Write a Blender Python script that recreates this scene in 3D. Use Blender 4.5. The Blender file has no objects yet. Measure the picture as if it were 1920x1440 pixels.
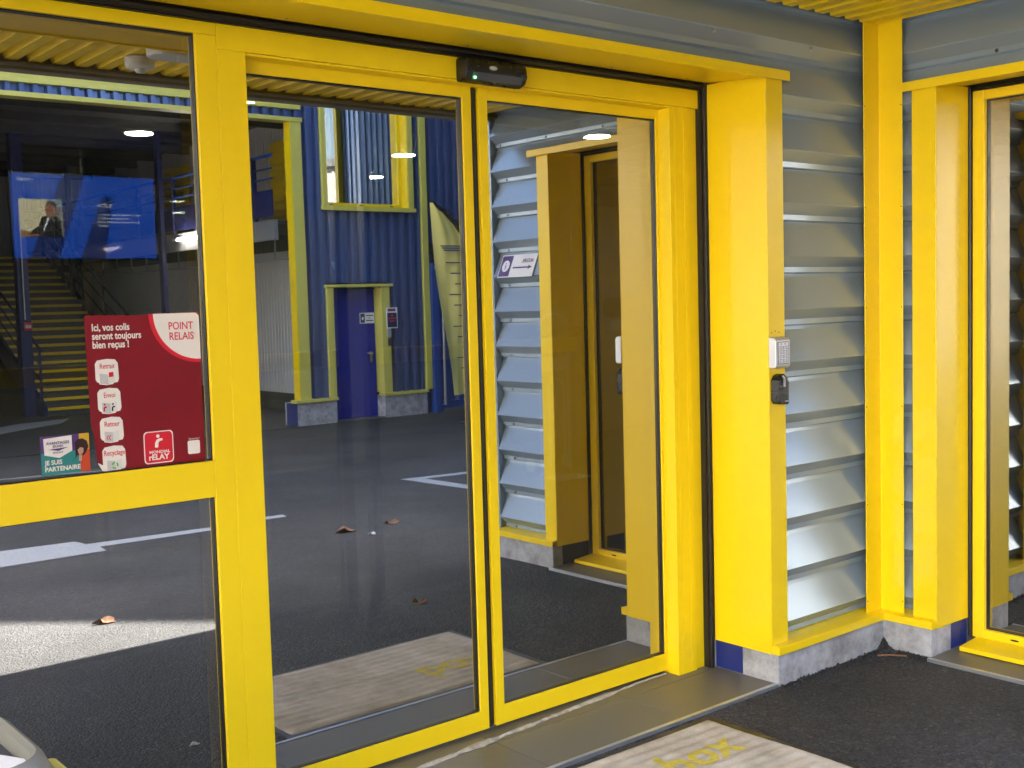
import bpy, bmesh, math, random
from mathutils import Vector, Matrix

R = math.radians
random.seed(7)
sc = bpy.context.scene
C = sc.collection

# ------------------------------------------------------------------ camera
cam_d = bpy.data.cameras.new('camera')
cam_d.sensor_width = 36.0
cam_d.lens = 40.713
cam_d.clip_start = 0.05
cam_d.clip_end = 1000
cam = bpy.data.objects.new('camera', cam_d)
C.objects.link(cam)
yaw, pitch, roll = 0.8792, -0.0717, -0.0281
fw = Vector((math.cos(yaw) * math.cos(pitch), math.sin(yaw) * math.cos(pitch), math.sin(pitch)))
rt = Vector((math.sin(yaw), -math.cos(yaw), 0))
up = rt.cross(fw)
rt2 = rt * math.cos(roll) + up * math.sin(roll)
up2 = -rt * math.sin(roll) + up * math.cos(roll)
mw = Matrix((rt2, up2, -fw)).transposed().to_4x4()
mw.translation = (-4.2809, -2.7469, 1.5)
cam.matrix_world = mw
sc.camera = cam

# ------------------------------------------------------------------ world and sun
world = bpy.data.worlds.new('World')
sc.world = world
world.use_nodes = True
wn = world.node_tree.nodes
sky = wn.new('ShaderNodeTexSky')
sky.sky_type = 'NISHITA'
sky.sun_disc = False
SUN = Vector((0.70, -0.086, 1.0)).normalized()          # towards the sun
sky.sun_elevation = math.asin(SUN.z)
sky.sun_rotation = math.atan2(SUN.x, SUN.y)
sky.air_density = 1.0
sky.dust_density = 2.5
sky.ozone_density = 0.7
wn['Background'].inputs[1].default_value = 0.10
world.node_tree.links.new(sky.outputs[0], wn['Background'].inputs[0])
sun_d = bpy.data.lights.new('sun', 'SUN')
sun_d.energy = 5.0
sun_d.angle = R(0.5)
sun_d.color = (1.0, 0.95, 0.87)
sun = bpy.data.objects.new('sun', sun_d)
C.objects.link(sun)
sun.rotation_euler = SUN.to_track_quat('Z', 'Y').to_euler()
sun.location = (20, -5, 30)

sc.view_settings.view_transform = 'Standard'
sc.view_settings.look = 'None'
sc.view_settings.gamma = 1.0
sc.view_settings.exposure = 4.15
sc.view_settings.use_curve_mapping = False
sc.cycles.use_denoising = True
sc.cycles.max_bounces = 14
sc.cycles.diffuse_bounces = 6
sc.cycles.glossy_bounces = 8
sc.cycles.transparent_max_bounces = 16
sc.cycles.transmission_bounces = 8
sc.cycles.caustics_reflective = True
sc.cycles.sample_clamp_indirect = 6.0
sc.cycles.blur_glossy = 1.0

# ------------------------------------------------------------------ materials
MATS = {}


def mat(name, col, rough=0.5, metal=0.0, spec=0.5, var=0.0, vscale=6.0, rvar=0.0, bump=0.0, bscale=60.0,
        coat=0.0, stretch=None, emit=None, estr=0.0):
    m = bpy.data.materials.new(name)
    m.use_nodes = True
    nt = m.node_tree
    b = nt.nodes['Principled BSDF']
    b.inputs['Base Color'].default_value = (*col, 1)
    b.inputs['Roughness'].default_value = rough
    b.inputs['Metallic'].default_value = metal
    b.inputs['Specular IOR Level'].default_value = spec
    b.inputs['Coat Weight'].default_value = coat
    b.inputs['Coat Roughness'].default_value = 0.15
    if emit:
        b.inputs['Emission Color'].default_value = (*emit, 1)
        b.inputs['Emission Strength'].default_value = estr
    if var or rvar or bump:
        tc = nt.nodes.new('ShaderNodeTexCoord')
        mp = nt.nodes.new('ShaderNodeMapping')
        geo_ = nt.nodes.new('ShaderNodeNewGeometry')
        nt.links.new(geo_.outputs['Position'], mp.inputs[0])
        if stretch:
            mp.inputs['Scale'].default_value = stretch
        nz = nt.nodes.new('ShaderNodeTexNoise')
        nz.inputs['Scale'].default_value = vscale
        nz.inputs['Detail'].default_value = 4
        nz.inputs['Roughness'].default_value = 0.55
        nt.links.new(mp.outputs[0], nz.inputs[0])
        if var:
            mx = nt.nodes.new('ShaderNodeMix')
            mx.data_type = 'RGBA'
            mx.inputs['A'].default_value = (*[c * (1 - var) for c in col], 1)
            mx.inputs['B'].default_value = (*[min(1, c * (1 + var)) for c in col], 1)
            nt.links.new(nz.outputs[0], mx.inputs['Factor'])
            nt.links.new(mx.outputs['Result'], b.inputs['Base Color'])
        if rvar:
            mr = nt.nodes.new('ShaderNodeMapRange')
            mr.inputs['From Min'].default_value = 0.15
            mr.inputs['From Max'].default_value = 0.85
            mr.inputs['To Min'].default_value = max(0.02, rough - rvar)
            mr.inputs['To Max'].default_value = min(1, rough + rvar)
            nt.links.new(nz.outputs[0], mr.inputs[0])
            nt.links.new(mr.outputs[0], b.inputs['Roughness'])
        if bump:
            n2 = nt.nodes.new('ShaderNodeTexNoise')
            n2.inputs['Scale'].default_value = bscale
            n2.inputs['Detail'].default_value = 4
            nt.links.new(mp.outputs[0], n2.inputs[0])
            bp = nt.nodes.new('ShaderNodeBump')
            bp.inputs['Strength'].default_value = bump
            bp.inputs['Distance'].default_value = 0.01
            nt.links.new(n2.outputs[0], bp.inputs['Height'])
            nt.links.new(bp.outputs[0], b.inputs['Normal'])
    MATS[name] = m
    return m


YEL = (0.86, 0.595, 0.004)
mat('yellow_frame', YEL, 0.40, var=0.05, vscale=9, rvar=0.07, stretch=(1, 1, 0.12))
mat('yellow_sheet', YEL, 0.30, var=0.03, vscale=1.1, rvar=0.04, bump=0.012, bscale=5)
mat('yellow_soffit', (0.82, 0.57, 0.006), 0.38, var=0.07, vscale=3, rvar=0.06)
mat('yellow_pale', (0.62, 0.55, 0.10), 0.35, var=0.06, vscale=1.5, rvar=0.05)
mat('grey_cladding', (0.31, 0.38, 0.445), 0.27, metal=0.40, var=0.05, vscale=2.0)
mat('blue_cladding', (0.10, 0.15, 0.31), 0.24, metal=0.55, var=0.12, vscale=2.0, rvar=0.06)
mat('pale_blue_cladding', (0.22, 0.31, 0.47), 0.32, metal=0.3, var=0.08, vscale=2.0)
mat('blue_paint', (0.012, 0.025, 0.16), 0.45, var=0.2, vscale=8, rvar=0.1, bump=0.15, bscale=40)
mat('blue_door', (0.012, 0.020, 0.26), 0.38, var=0.1, vscale=3)
mat('blue_container', (0.010, 0.055, 0.27), 0.40, var=0.15, vscale=4, rvar=0.08)
mat('navy_steel', (0.012, 0.018, 0.09), 0.42, var=0.15, vscale=5)
mat('galvanised', (0.36, 0.37, 0.37), 0.42, metal=0.6, var=0.15, vscale=20, rvar=0.1)
mat('aluminium', (0.55, 0.58, 0.62), 0.33, metal=0.85, var=0.12, vscale=14, rvar=0.08, bump=0.06, bscale=80)
mat('truck_metal', (0.75, 0.72, 0.62), 0.3, metal=0.3)
mat('chrome', (0.7, 0.7, 0.7), 0.18, metal=1.0)
mat('keypad_metal', (0.50, 0.51, 0.54), 0.36, metal=0.6, var=0.06, vscale=30)
mat('key_cap', (0.70, 0.71, 0.76), 0.4, metal=0.2)
mat('black_rubber', (0.012, 0.010, 0.009), 0.42, var=0.3, vscale=12, rvar=0.12)
mat('black_plastic', (0.010, 0.010, 0.010), 0.28, var=0.2, vscale=30, rvar=0.06)
mat('dark_brown', (0.05, 0.035, 0.02), 0.5)
mat('white_plastic', (0.62, 0.60, 0.55), 0.4, var=0.05, vscale=10)
mat('white_paper', (0.78, 0.76, 0.76), 0.6, var=0.03, vscale=12)
mat('bin_grey', (0.19, 0.185, 0.16), 0.5, var=0.10, vscale=14, rvar=0.1, bump=0.08, bscale=120)
mat('bin_dark', (0.06, 0.065, 0.08), 0.5)
mat('white_cladding', (0.52, 0.51, 0.48), 0.45, var=0.08, vscale=2)
mat('dark_ceiling', (0.035, 0.033, 0.030), 0.7, var=0.25, vscale=5, bump=0.2, bscale=30)
mat('dark_floor', (0.030, 0.030, 0.032), 0.55, var=0.25, vscale=6, bump=0.1, bscale=90)
mat('steel_riser', (0.10, 0.095, 0.085), 0.5, metal=0.5, var=0.3, vscale=40, bump=0.25, bscale=120)
mat('room_wall', (0.26, 0.24, 0.21), 0.7, var=0.08, vscale=3)
mat('room_ceiling', (0.20, 0.20, 0.20), 0.8, var=0.06, vscale=30)
mat('room_grid', (0.30, 0.30, 0.30), 0.6)
mat('beam_paint', (0.16, 0.145, 0.13), 0.4, var=0.12, vscale=4)
mat('lamp', (1, 1, 1), 0.5, emit=(0.95, 1.0, 0.88), estr=28.0)
mat('tube_lamp', (1, 1, 1), 0.5, emit=(1.0, 0.92, 0.82), estr=12.0)
mat('led', (0, 0.3, 0.05), 0.5, emit=(0.1, 1.0, 0.25), estr=3.0)
mat('poster_red', (0.20, 0.006, 0.012), 0.35, var=0.25, vscale=5)
mat('print_red', (0.60, 0.015, 0.03), 0.4)
mat('print_white', (0.72, 0.66, 0.60), 0.4)
mat('print_grey', (0.48, 0.46, 0.45), 0.4)
mat('print_green', (0.12, 0.36, 0.10), 0.4)
mat('print_black', (0.012, 0.012, 0.015), 0.4)
mat('print_purple', (0.085, 0.035, 0.15), 0.4)
mat('print_teal', (0.025, 0.20, 0.19), 0.4)
mat('print_orange', (0.50, 0.06, 0.015), 0.4)
mat('print_skin', (0.48, 0.28, 0.18), 0.4)
mat('print_hair', (0.035, 0.012, 0.010), 0.4)
mat('print_ochre', (0.52, 0.30, 0.02), 0.4)
mat('print_navy', (0.010, 0.015, 0.06), 0.4)
mat('flag_cloth', (0.74, 0.62, 0.16), 0.7, var=0.12, vscale=3)
mat('flag_ink', (0.05, 0.05, 0.16), 0.7)
mat('leaf_brown', (0.22, 0.10, 0.045), 0.7, var=0.35, vscale=30)
mat('litter_white', (0.6, 0.6, 0.62), 0.6)
mat('bracket_brass', (0.35, 0.30, 0.16), 0.35, metal=0.8)
mat('red_box', (0.40, 0.02, 0.02), 0.4)
mat('pale_wall', (0.72, 0.69, 0.63), 0.6, var=0.06, vscale=1.5)
mat('road_paint', (0.27, 0.28, 0.285), 0.7, var=0.45, vscale=60, bump=0.3, bscale=220)


def scr(name, col, s=1.0):
    m = mat(name, (0.01, 0.01, 0.01), 0.4, emit=col, estr=s)
    return m


scr('screen_blue', (0.0, 0.05, 0.42), 0.27)
scr('screen_dark', (0.0, 0.02, 0.20), 0.14)
scr('screen_white', (0.8, 0.85, 0.95), 0.24)
scr('screen_cream', (0.62, 0.55, 0.38), 0.24)
scr('screen_black', (0.004, 0.004, 0.006), 0.15)
scr('screen_skin', (0.45, 0.18, 0.11), 0.13)
scr('screen_ochre', (0.42, 0.21, 0.05), 0.13)
scr('screen_sky', (0.40, 0.55, 0.70), 0.13)


def nodes_of(name):
    m = MATS[name]
    return m, m.node_tree, m.node_tree.nodes['Principled BSDF']


# coated solar glass: outer face half mirror, half tinted see-through
def glass(name, refl, tint, edge=0.25, dust=0.0):
    m = bpy.data.materials.new(name)
    m.use_nodes = True
    nt = m.node_tree
    nt.nodes.clear()
    out = nt.nodes.new('ShaderNodeOutputMaterial')
    mx = nt.nodes.new('ShaderNodeMixShader')
    tr = nt.nodes.new('ShaderNodeBsdfTransparent')
    gl = nt.nodes.new('ShaderNodeBsdfGlossy')
    tr.inputs[0].default_value = (*tint, 1)
    gl.inputs['Roughness'].default_value = 0.0
    gl.inputs['Color'].default_value = (0.97, 0.97, 0.96, 1)
    lw = nt.nodes.new('ShaderNodeLayerWeight')
    lw.inputs[0].default_value = 0.35
    mr = nt.nodes.new('ShaderNodeMapRange')
    mr.inputs['To Min'].default_value = refl
    mr.inputs['To Max'].default_value = min(1.0, refl + edge)
    nt.links.new(lw.outputs['Fresnel'], mr.inputs[0])
    # faint waviness of the pane
    tc = nt.nodes.new('ShaderNodeTexCoord')
    nz = nt.nodes.new('ShaderNodeTexNoise')
    nz.inputs['Scale'].default_value = 1.3
    nz.inputs['Detail'].default_value = 1
    bp = nt.nodes.new('ShaderNodeBump')
    bp.inputs['Strength'].default_value = 0.05
    bp.inputs['Distance'].default_value = 0.004
    nt.links.new(tc.outputs['Object'], nz.inputs[0])
    nt.links.new(nz.outputs[0], bp.inputs['Height'])
    nt.links.new(bp.outputs[0], gl.inputs['Normal'])
    nt.links.new(mr.outputs[0], mx.inputs[0])
    nt.links.new(tr.outputs[0], mx.inputs[1])
    nt.links.new(gl.outputs[0], mx.inputs[2])
    if dust:                                     # thin film of dust and wiped smears on the pane
        df = nt.nodes.new('ShaderNodeBsdfDiffuse')
        df.inputs[0].default_value = (0.55, 0.53, 0.50, 1)
        mp = nt.nodes.new('ShaderNodeMapping')
        mp.inputs['Scale'].default_value = (2.2, 2.2, 0.7)
        mp.inputs['Rotation'].default_value = (0, 0.5, 0)
        n3 = nt.nodes.new('ShaderNodeTexNoise')
        n3.inputs['Scale'].default_value = 3.0
        n3.inputs['Detail'].default_value = 8
        n3.inputs['Roughness'].default_value = 0.7
        g2 = nt.nodes.new('ShaderNodeNewGeometry')
        nt.links.new(g2.outputs['Position'], mp.inputs[0])
        nt.links.new(mp.outputs[0], n3.inputs[0])
        r3 = nt.nodes.new('ShaderNodeMapRange')
        r3.inputs['From Min'].default_value = 0.40
        r3.inputs['From Max'].default_value = 0.72
        r3.inputs['To Min'].default_value = dust * 0.25
        r3.inputs['To Max'].default_value = dust * 1.6
        nt.links.new(n3.outputs[0], r3.inputs[0])
        m2 = nt.nodes.new('ShaderNodeMixShader')
        nt.links.new(r3.outputs[0], m2.inputs[0])
        nt.links.new(mx.outputs[0], m2.inputs[1])
        nt.links.new(df.outputs[0], m2.inputs[2])
        nt.links.new(m2.outputs[0], out.inputs[0])
    else:
        nt.links.new(mx.outputs[0], out.inputs[0])
    MATS[name] = m


glass('solar_glass', 0.46, (0.32, 0.305, 0.28), dust=0.012)
glass('mirror_glass', 0.75, (0.05, 0.06, 0.08))
glass('dark_glass', 0.22, (0.05, 0.06, 0.08))
glass('clear_glass', 0.06, (0.9, 0.92, 0.9))


# asphalt: dark binder, pale chips, coarse grain relief, worn patches
def asphalt():
    m = mat('asphalt', (0.045, 0.044, 0.044), 0.78)
    _, nt, b = nodes_of('asphalt')
    tc = nt.nodes.new('ShaderNodeTexCoord')
    vo = nt.nodes.new('ShaderNodeTexVoronoi')
    vo.inputs['Scale'].default_value = 105
    vo2 = nt.nodes.new('ShaderNodeTexVoronoi')
    vo2.inputs['Scale'].default_value = 48
    nz = nt.nodes.new('ShaderNodeTexNoise')
    nz.inputs['Scale'].default_value = 1.1
    nz.inputs['Detail'].default_value = 7
    nz.inputs['Roughness'].default_value = 0.6
    for n in (vo, vo2, nz):
        nt.links.new(tc.outputs['Object'], n.inputs['Vector'])
    cr = nt.nodes.new('ShaderNodeValToRGB')
    e = cr.color_ramp.elements
    e[0].position, e[0].color = 0.0, (0.034, 0.033, 0.033, 1)
    e[1].position, e[1].color = 1.0, (0.13, 0.125, 0.12, 1)
    for p, c in ((0.55, 0.052), (0.90, 0.070), (0.97, 0.085)):
        k = e.new(p)
        k.color = (c, c * 0.98, c * 0.97, 1)
    sep = nt.nodes.new('ShaderNodeSeparateColor')
    nt.links.new(vo.outputs['Color'], sep.inputs[0])
    nt.links.new(sep.outputs[0], cr.inputs[0])
    mx = nt.nodes.new('ShaderNodeMix')
    mx.data_type = 'RGBA'
    mx.blend_type = 'MULTIPLY'
    mx.inputs['Factor'].default_value = 1
    r2 = nt.nodes.new('ShaderNodeMapRange')
    r2.inputs['From Min'].default_value = 0.3
    r2.inputs['From Max'].default_value = 0.7
    r2.inputs['To Min'].default_value = 0.48
    r2.inputs['To Max'].default_value = 1.1
    nt.links.new(nz.outputs[0], r2.inputs[0])
    nt.links.new(cr.outputs[0], mx.inputs['A'])
    nt.links.new(r2.outputs[0], mx.inputs['B'])
    nt.links.new(mx.outputs['Result'], b.inputs['Base Color'])
    ad = nt.nodes.new('ShaderNodeMath')
    ad.operation = 'MULTIPLY_ADD'
    ad.inputs[1].default_value = 0.7
    nt.links.new(vo2.outputs['Distance'], ad.inputs[0])
    nt.links.new(vo.outputs['Distance'], ad.inputs[2])
    bp = nt.nodes.new('ShaderNodeBump')
    bp.inputs['Strength'].default_value = 0.9
    bp.inputs['Distance'].default_value = 0.011
    bp.invert = True
    nt.links.new(ad.outputs[0], bp.inputs['Height'])
    nt.links.new(bp.outputs[0], b.inputs['Normal'])
    b.inputs['Specular IOR Level'].default_value = 0.35


asphalt()


def concrete():
    mat('concrete', (0.36, 0.36, 0.37), 0.8)
    _, nt, b = nodes_of('concrete')
    tc = nt.nodes.new('ShaderNodeTexCoord')
    nz = nt.nodes.new('ShaderNodeTexNoise')
    nz.inputs['Scale'].default_value = 9
    nz.inputs['Detail'].default_value = 9
    nz.inputs['Roughness'].default_value = 0.7
    vo = nt.nodes.new('ShaderNodeTexVoronoi')
    vo.inputs['Scale'].default_value = 42
    for n in (nz, vo):
        nt.links.new(tc.outputs['Object'], n.inputs['Vector'])
    cr = nt.nodes.new('ShaderNodeValToRGB')
    e = cr.color_ramp.elements
    e[0].position, e[0].color = 0.36, (0.21, 0.205, 0.205, 1)
    e[1].position, e[1].color = 0.64, (0.44, 0.44, 0.455, 1)
    nt.links.new(nz.outputs[0], cr.inputs[0])
    pit = nt.nodes.new('ShaderNodeMapRange')          # little air holes
    pit.inputs['From Min'].default_value = 0.05
    pit.inputs['From Max'].default_value = 0.16
    nt.links.new(vo.outputs['Distance'], pit.inputs[0])
    sep = nt.nodes.new('ShaderNodeSeparateColor')
    nt.links.new(vo.outputs['Color'], sep.inputs[0])
    gt = nt.nodes.new('ShaderNodeMath')
    gt.operation = 'LESS_THAN'
    gt.inputs[1].default_value = 0.82
    nt.links.new(sep.outputs[1], gt.inputs[0])
    mxp = nt.nodes.new('ShaderNodeMath')
    mxp.operation = 'MAXIMUM'
    nt.links.new(pit.outputs[0], mxp.inputs[0])
    nt.links.new(gt.outputs[0], mxp.inputs[1])
    nt.links.new(cr.outputs[0], b.inputs['Base Color'])
    hs = nt.nodes.new('ShaderNodeMath')
    hs.operation = 'MULTIPLY_ADD'
    hs.inputs[1].default_value = 0.25
    nt.links.new(nz.outputs[0], hs.inputs[0])
    nt.links.new(mxp.outputs[0], hs.inputs[2])
    bp = nt.nodes.new('ShaderNodeBump')
    bp.inputs['Strength'].default_value = 0.7
    bp.inputs['Distance'].default_value = 0.004
    nt.links.new(hs.outputs[0], bp.inputs['Height'])
    nt.links.new(bp.outputs[0], b.inputs['Normal'])


concrete()
mat('tile', (0.125, 0.112, 0.082), 0.40, var=0.30, vscale=5, rvar=0.10, bump=0.06, bscale=30)
mat('dirty_seal', (0.40, 0.365, 0.32), 0.8, var=0.9, vscale=28, bump=0.5, bscale=70)


def mat_rug():
    mat('mat_fabric', (0.36, 0.31, 0.24), 0.95)
    _, nt, b = nodes_of('mat_fabric')
    tc = nt.nodes.new('ShaderNodeTexCoord')
    nz = nt.nodes.new('ShaderNodeTexNoise')
    nz.inputs['Scale'].default_value = 5
    nz.inputs['Detail'].default_value = 9
    nz.inputs['Roughness'].default_value = 0.7
    fi = nt.nodes.new('ShaderNodeTexNoise')
    fi.inputs['Scale'].default_value = 340
    nt.links.new(tc.outputs['Object'], nz.inputs[0])
    nt.links.new(tc.outputs['Object'], fi.inputs[0])
    cr = nt.nodes.new('ShaderNodeValToRGB')
    e = cr.color_ramp.elements
    e[0].position, e[0].color = 0.30, (0.34, 0.275, 0.19, 1)
    e[1].position, e[1].color = 0.68, (0.62, 0.55, 0.44, 1)
    nt.links.new(nz.outputs[0], cr.inputs[0])
    mx = nt.nodes.new('ShaderNodeMix')
    mx.data_type = 'RGBA'
    mx.blend_type = 'MULTIPLY'
    mx.inputs['Factor'].default_value = 0.5
    nt.links.new(cr.outputs[0], mx.inputs['A'])
    nt.links.new(fi.outputs[0], mx.inputs['B'])
    br = nt.nodes.new('ShaderNodeMix')
    br.data_type = 'RGBA'
    br.blend_type = 'MULTIPLY'
    br.inputs['Factor'].default_value = 1
    br.inputs['B'].default_value = (1.25, 1.25, 1.25, 1)
    nt.links.new(mx.outputs['Result'], br.inputs['A'])
    nt.links.new(br.outputs['Result'], b.inputs['Base Color'])
    bp = nt.nodes.new('ShaderNodeBump')
    bp.inputs['Strength'].default_value = 0.6
    bp.inputs['Distance'].default_value = 0.003
    nt.links.new(fi.outputs[0], bp.inputs['Height'])
    nt.links.new(bp.outputs[0], b.inputs['Normal'])


mat_rug()
mat('mat_yellow', (0.52, 0.41, 0.05), 0.95, var=0.35, vscale=60, bump=0.4, bscale=300)


# ------------------------------------------------------------------ mesh builder
def yard(v):
    """image-fitted coordinates of the buildings across the yard, enlarged -> metres (the yard falls 0.24 m towards them)"""
    return (1.16 * v[0] + 0.685, 1.16 * v[1] - 0.564, 1.16 * v[2] - 0.240)  # uniform enlargement of the image-fitted layout about the mirrored camera


class M:
    def __init__(s, f=None):
        s.v, s.f, s.mi, s.fn = [], [], [], f

    def add(s, vs, fs, mi=0):
        n = len(s.v)
        s.v += [tuple(map(float, v)) for v in vs]
        s.f += [tuple(n + i for i in f) for f in fs]
        s.mi += [mi] * len(fs)
        return s

    def box(s, x0, x1, y0, y1, z0, z1, mi=0):
        vs = [(x, y, z) for x in (x0, x1) for y in (y0, y1) for z in (z0, z1)]
        return s.add(vs, [(0, 1, 3, 2), (4, 6, 7, 5), (0, 4, 5, 1), (2, 3, 7, 6), (0, 2, 6, 4), (1, 5, 7, 3)], mi)

    def ext(s, prof, axis, a, b, mi=0):
        """closed polygon in the two other axes, extruded along axis from a to b"""
        def p(u, w, t):
            return {'x': (t, u, w), 'y': (u, t, w), 'z': (u, w, t)}[axis]
        n = len(prof)
        vs = [p(u, w, a) for u, w in prof] + [p(u, w, b) for u, w in prof]
        fs = [(i, (i + 1) % n, n + (i + 1) % n, n + i) for i in range(n)]
        fs += [tuple(range(n))[::-1], tuple(range(n, 2 * n))]
        return s.add(vs, fs, mi)

    def strip(s, line, axis, a, b, back):
        """folded sheet: open profile line closed by a flat back, built as quads only"""
        def p(u, w, t):
            return {'x': (t, u, w), 'y': (u, t, w)}[axis]
        n = len(line)
        vs = [p(u, w, a) for u, w in line] + [p(u, w, b) for u, w in line]
        fs = [(i, i + 1, n + i + 1, n + i) for i in range(n - 1)]
        s.add(vs, fs)
        bv = [p(back(u, w)[0], back(u, w)[1], a) for u, w in line] + [p(back(u, w)[0], back(u, w)[1], b) for u, w in line]
        k = len(s.v) - 2 * n
        s.add(bv, [])
        for i in range(n - 1):
            s.f.append((k + i, k + 2 * n + i, k + 2 * n + i + 1, k + i + 1))
            s.f.append((k + n + i, k + n + i + 1, k + 3 * n + i + 1, k + 3 * n + i))
            s.f.append((k + 2 * n + i, k + 3 * n + i, k + 3 * n + i + 1, k + 2 * n + i + 1))
            s.mi += [0, 0, 0]
        return s

    def tube(s, pts, r, n=10, mi=0, close=False):
        pts = [Vector(p) for p in pts]
        rr = r if isinstance(r, (list, tuple)) else [r] * len(pts)
        base = len(s.v)
        ref = None
        for i, p in enumerate(pts):
            if close:
                t = pts[(i + 1) % len(pts)] - pts[i - 1]
            else:
                t = pts[min(i + 1, len(pts) - 1)] - pts[max(i - 1, 0)]
            t.normalize()
            if ref is None:
                ref = t.orthogonal().normalized()
            a = (ref - t * ref.dot(t))
            a = a.normalized() if a.length > 1e-6 else t.orthogonal().normalized()
            ref = a
            bb = t.cross(a)
            for k in range(n):
                an = 2 * math.pi * k / n
                s.v.append(tuple(p + (a * math.cos(an) + bb * math.sin(an)) * rr[i]))
        m = len(pts)
        for i in range(m if close else m - 1):
            for k in range(n):
                j = (i + 1) % m
                s.f.append((base + i * n + k, base + i * n + (k + 1) % n, base + j * n + (k + 1) % n, base + j * n + k))
                s.mi.append(mi)
        if not close:
            s.f.append(tuple(base + k for k in range(n))[::-1])
            s.f.append(tuple(base + (m - 1) * n + k for k in range(n)))
            s.mi += [mi, mi]
        return s

    def lathe(s, prof, c, n=24, axis='z', mi=0):
        """prof: (radius, height) pairs turned round an axis through c"""
        base = len(s.v)
        for r, h in prof:
            for k in range(n):
                a = 2 * math.pi * k / n
                u, w = r * math.cos(a), r * math.sin(a)
                d = {'z': (u, w, h), 'y': (u, h, w), 'x': (h, u, w)}[axis]
                s.v.append((c[0] + d[0], c[1] + d[1], c[2] + d[2]))
        for i in range(len(prof) - 1):
            for k in range(n):
                s.f.append((base + i * n + k, base + i * n + (k + 1) % n, base + (i + 1) * n + (k + 1) % n, base + (i + 1) * n + k))
                s.mi.append(mi)
        s.f.append(tuple(base + k for k in range(n))[::-1])
        s.f.append(tuple(base + (len(prof) - 1) * n + k for k in range(n)))
        s.mi += [mi, mi]
        return s


def origin(o):
    p = Vector((0, 0, 0))
    while o is not None:
        p += o.location
        o = o.parent
    return p


def tag(o, label=None, cat=None, group=None, kind=None):
    if label:
        o['label'] = label
    if cat:
        o['category'] = cat
    if group:
        o['group'] = group
    if kind:
        o['kind'] = kind
    return o


def obj(name, m, mats, parent=None, bevel=0.0, smooth=False, seg=2):
    vs = [m.fn(v) for v in m.v] if m.fn else m.v
    o0 = origin(parent)
    if parent is None:
        xs, ys, zs = zip(*vs)
        loc = Vector(((min(xs) + max(xs)) / 2, (min(ys) + max(ys)) / 2, min(zs)))
    else:
        loc = Vector((0, 0, 0))
    o0 = o0 + loc
    me = bpy.data.meshes.new(name)
    me.from_pydata([(x - o0.x, y - o0.y, z - o0.z) for x, y, z in vs], [], m.f)
    for k in ([mats] if isinstance(mats, str) else mats):
        me.materials.append(MATS[k])
    me.polygons.foreach_set('material_index', m.mi)
    bm = bmesh.new()
    bm.from_mesh(me)
    bmesh.ops.recalc_face_normals(bm, faces=bm.faces)
    bm.to_mesh(me)
    bm.free()
    if smooth:
        me.polygons.foreach_set('use_smooth', [True] * len(me.polygons))
        try:
            me.set_sharp_from_angle(angle=R(40))
        except Exception:
            pass
    me.update()
    o = bpy.data.objects.new(name, me)
    C.objects.link(o)
    o.location = loc
    if parent is not None:
        o.parent = parent
    if bevel:
        b = o.modifiers.new('bevel', 'BEVEL')
        b.width = bevel
        b.segments = seg
        b.limit_method = 'ANGLE'
        b.angle_limit = R(35)
        b.harden_normals = False
    return o


def copy(o, delta, parent=None):
    c = o.copy()
    C.objects.link(c)
    c.parent = parent if parent is not None else o.parent
    c.location = Vector(o.location) + Vector(delta)
    return c


def thing(name, label, cat, loc, group=None):
    o = bpy.data.objects.new(name, None)
    o.empty_display_size = 0.2
    C.objects.link(o)
    o.location = loc
    return tag(o, label, cat, group)


def text(name, body, size, material, parent, at, xd, yd, align='LEFT', bold=0.0, shear=0.0, depth=0.0004, spacing=1.0, width=1.0):
    cu = bpy.data.curves.new(name, 'FONT')
    cu.body = body
    cu.size = size
    cu.align_x = align
    cu.offset = bold
    cu.shear = shear
    cu.extrude = depth
    cu.space_character = spacing
    cu.resolution_u = 3
    t = bpy.data.objects.new(name + '_curve', cu)
    me = bpy.data.meshes.new_from_object(t)
    bpy.data.objects.remove(t)
    bpy.data.curves.remove(cu)
    xd, yd = Vector(xd).normalized(), Vector(yd).normalized()
    zd = xd.cross(yd)
    o0 = origin(parent)
    at = Vector(at) - o0
    for v in me.vertices:
        q = v.co.copy()
        v.co = at + xd * (q.x * width) + yd * q.y + zd * q.z
    me.materials.clear()
    me.materials.append(MATS[material])
    me.name = name
    o = bpy.data.objects.new(name, me)
    C.objects.link(o)
    if parent is not None:
        o.parent = parent
    return o


def rounded(x0, x1, z0, z1, r, n=5):
    pts = []
    for cx, cz, a0 in ((x1 - r, z1 - r, 0), (x0 + r, z1 - r, 90), (x0 + r, z0 + r, 180), (x1 - r, z0 + r, 270)):
        for k in range(n + 1):
            a = R(a0 + 90 * k / n)
            pts.append((cx + r * math.cos(a), cz + r * math.sin(a)))
    return pts


# ================================================================== GROUND
def ground_z(y):
    if y > -1.6:
        return -0.012
    if y < -11.41:
        return -0.240
    return -0.012 - 0.228 * (-1.6 - y) / 9.81


m = M()
ys = [220, 8, 0, -1.6, -11.41, -24, -220]
vs = [(x, y, ground_z(y)) for y in ys for x in (-220, 220)]
m.add(vs, [(2 * i, 2 * i + 1, 2 * i + 3, 2 * i + 2) for i in range(len(ys) - 1)])
ground = tag(obj('ground', m, 'asphalt'), kind='structure')
tag(ground, 'dark grey asphalt yard sloping gently away from the yellow doors')


def ground_paint(name, pts):
    mm = M()
    n = len(pts)
    mm.add([(x, y, ground_z(y) + 0.004) for x, y in pts] + [(x, y, ground_z(y) + 0.001) for x, y in pts],
           [tuple(range(n))] + [(i, (i + 1) % n, n + (i + 1) % n, n + i) for i in range(n)])
    o = obj(name, mm, 'road_paint')
    o['kind'] = 'structure'
    return o


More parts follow.
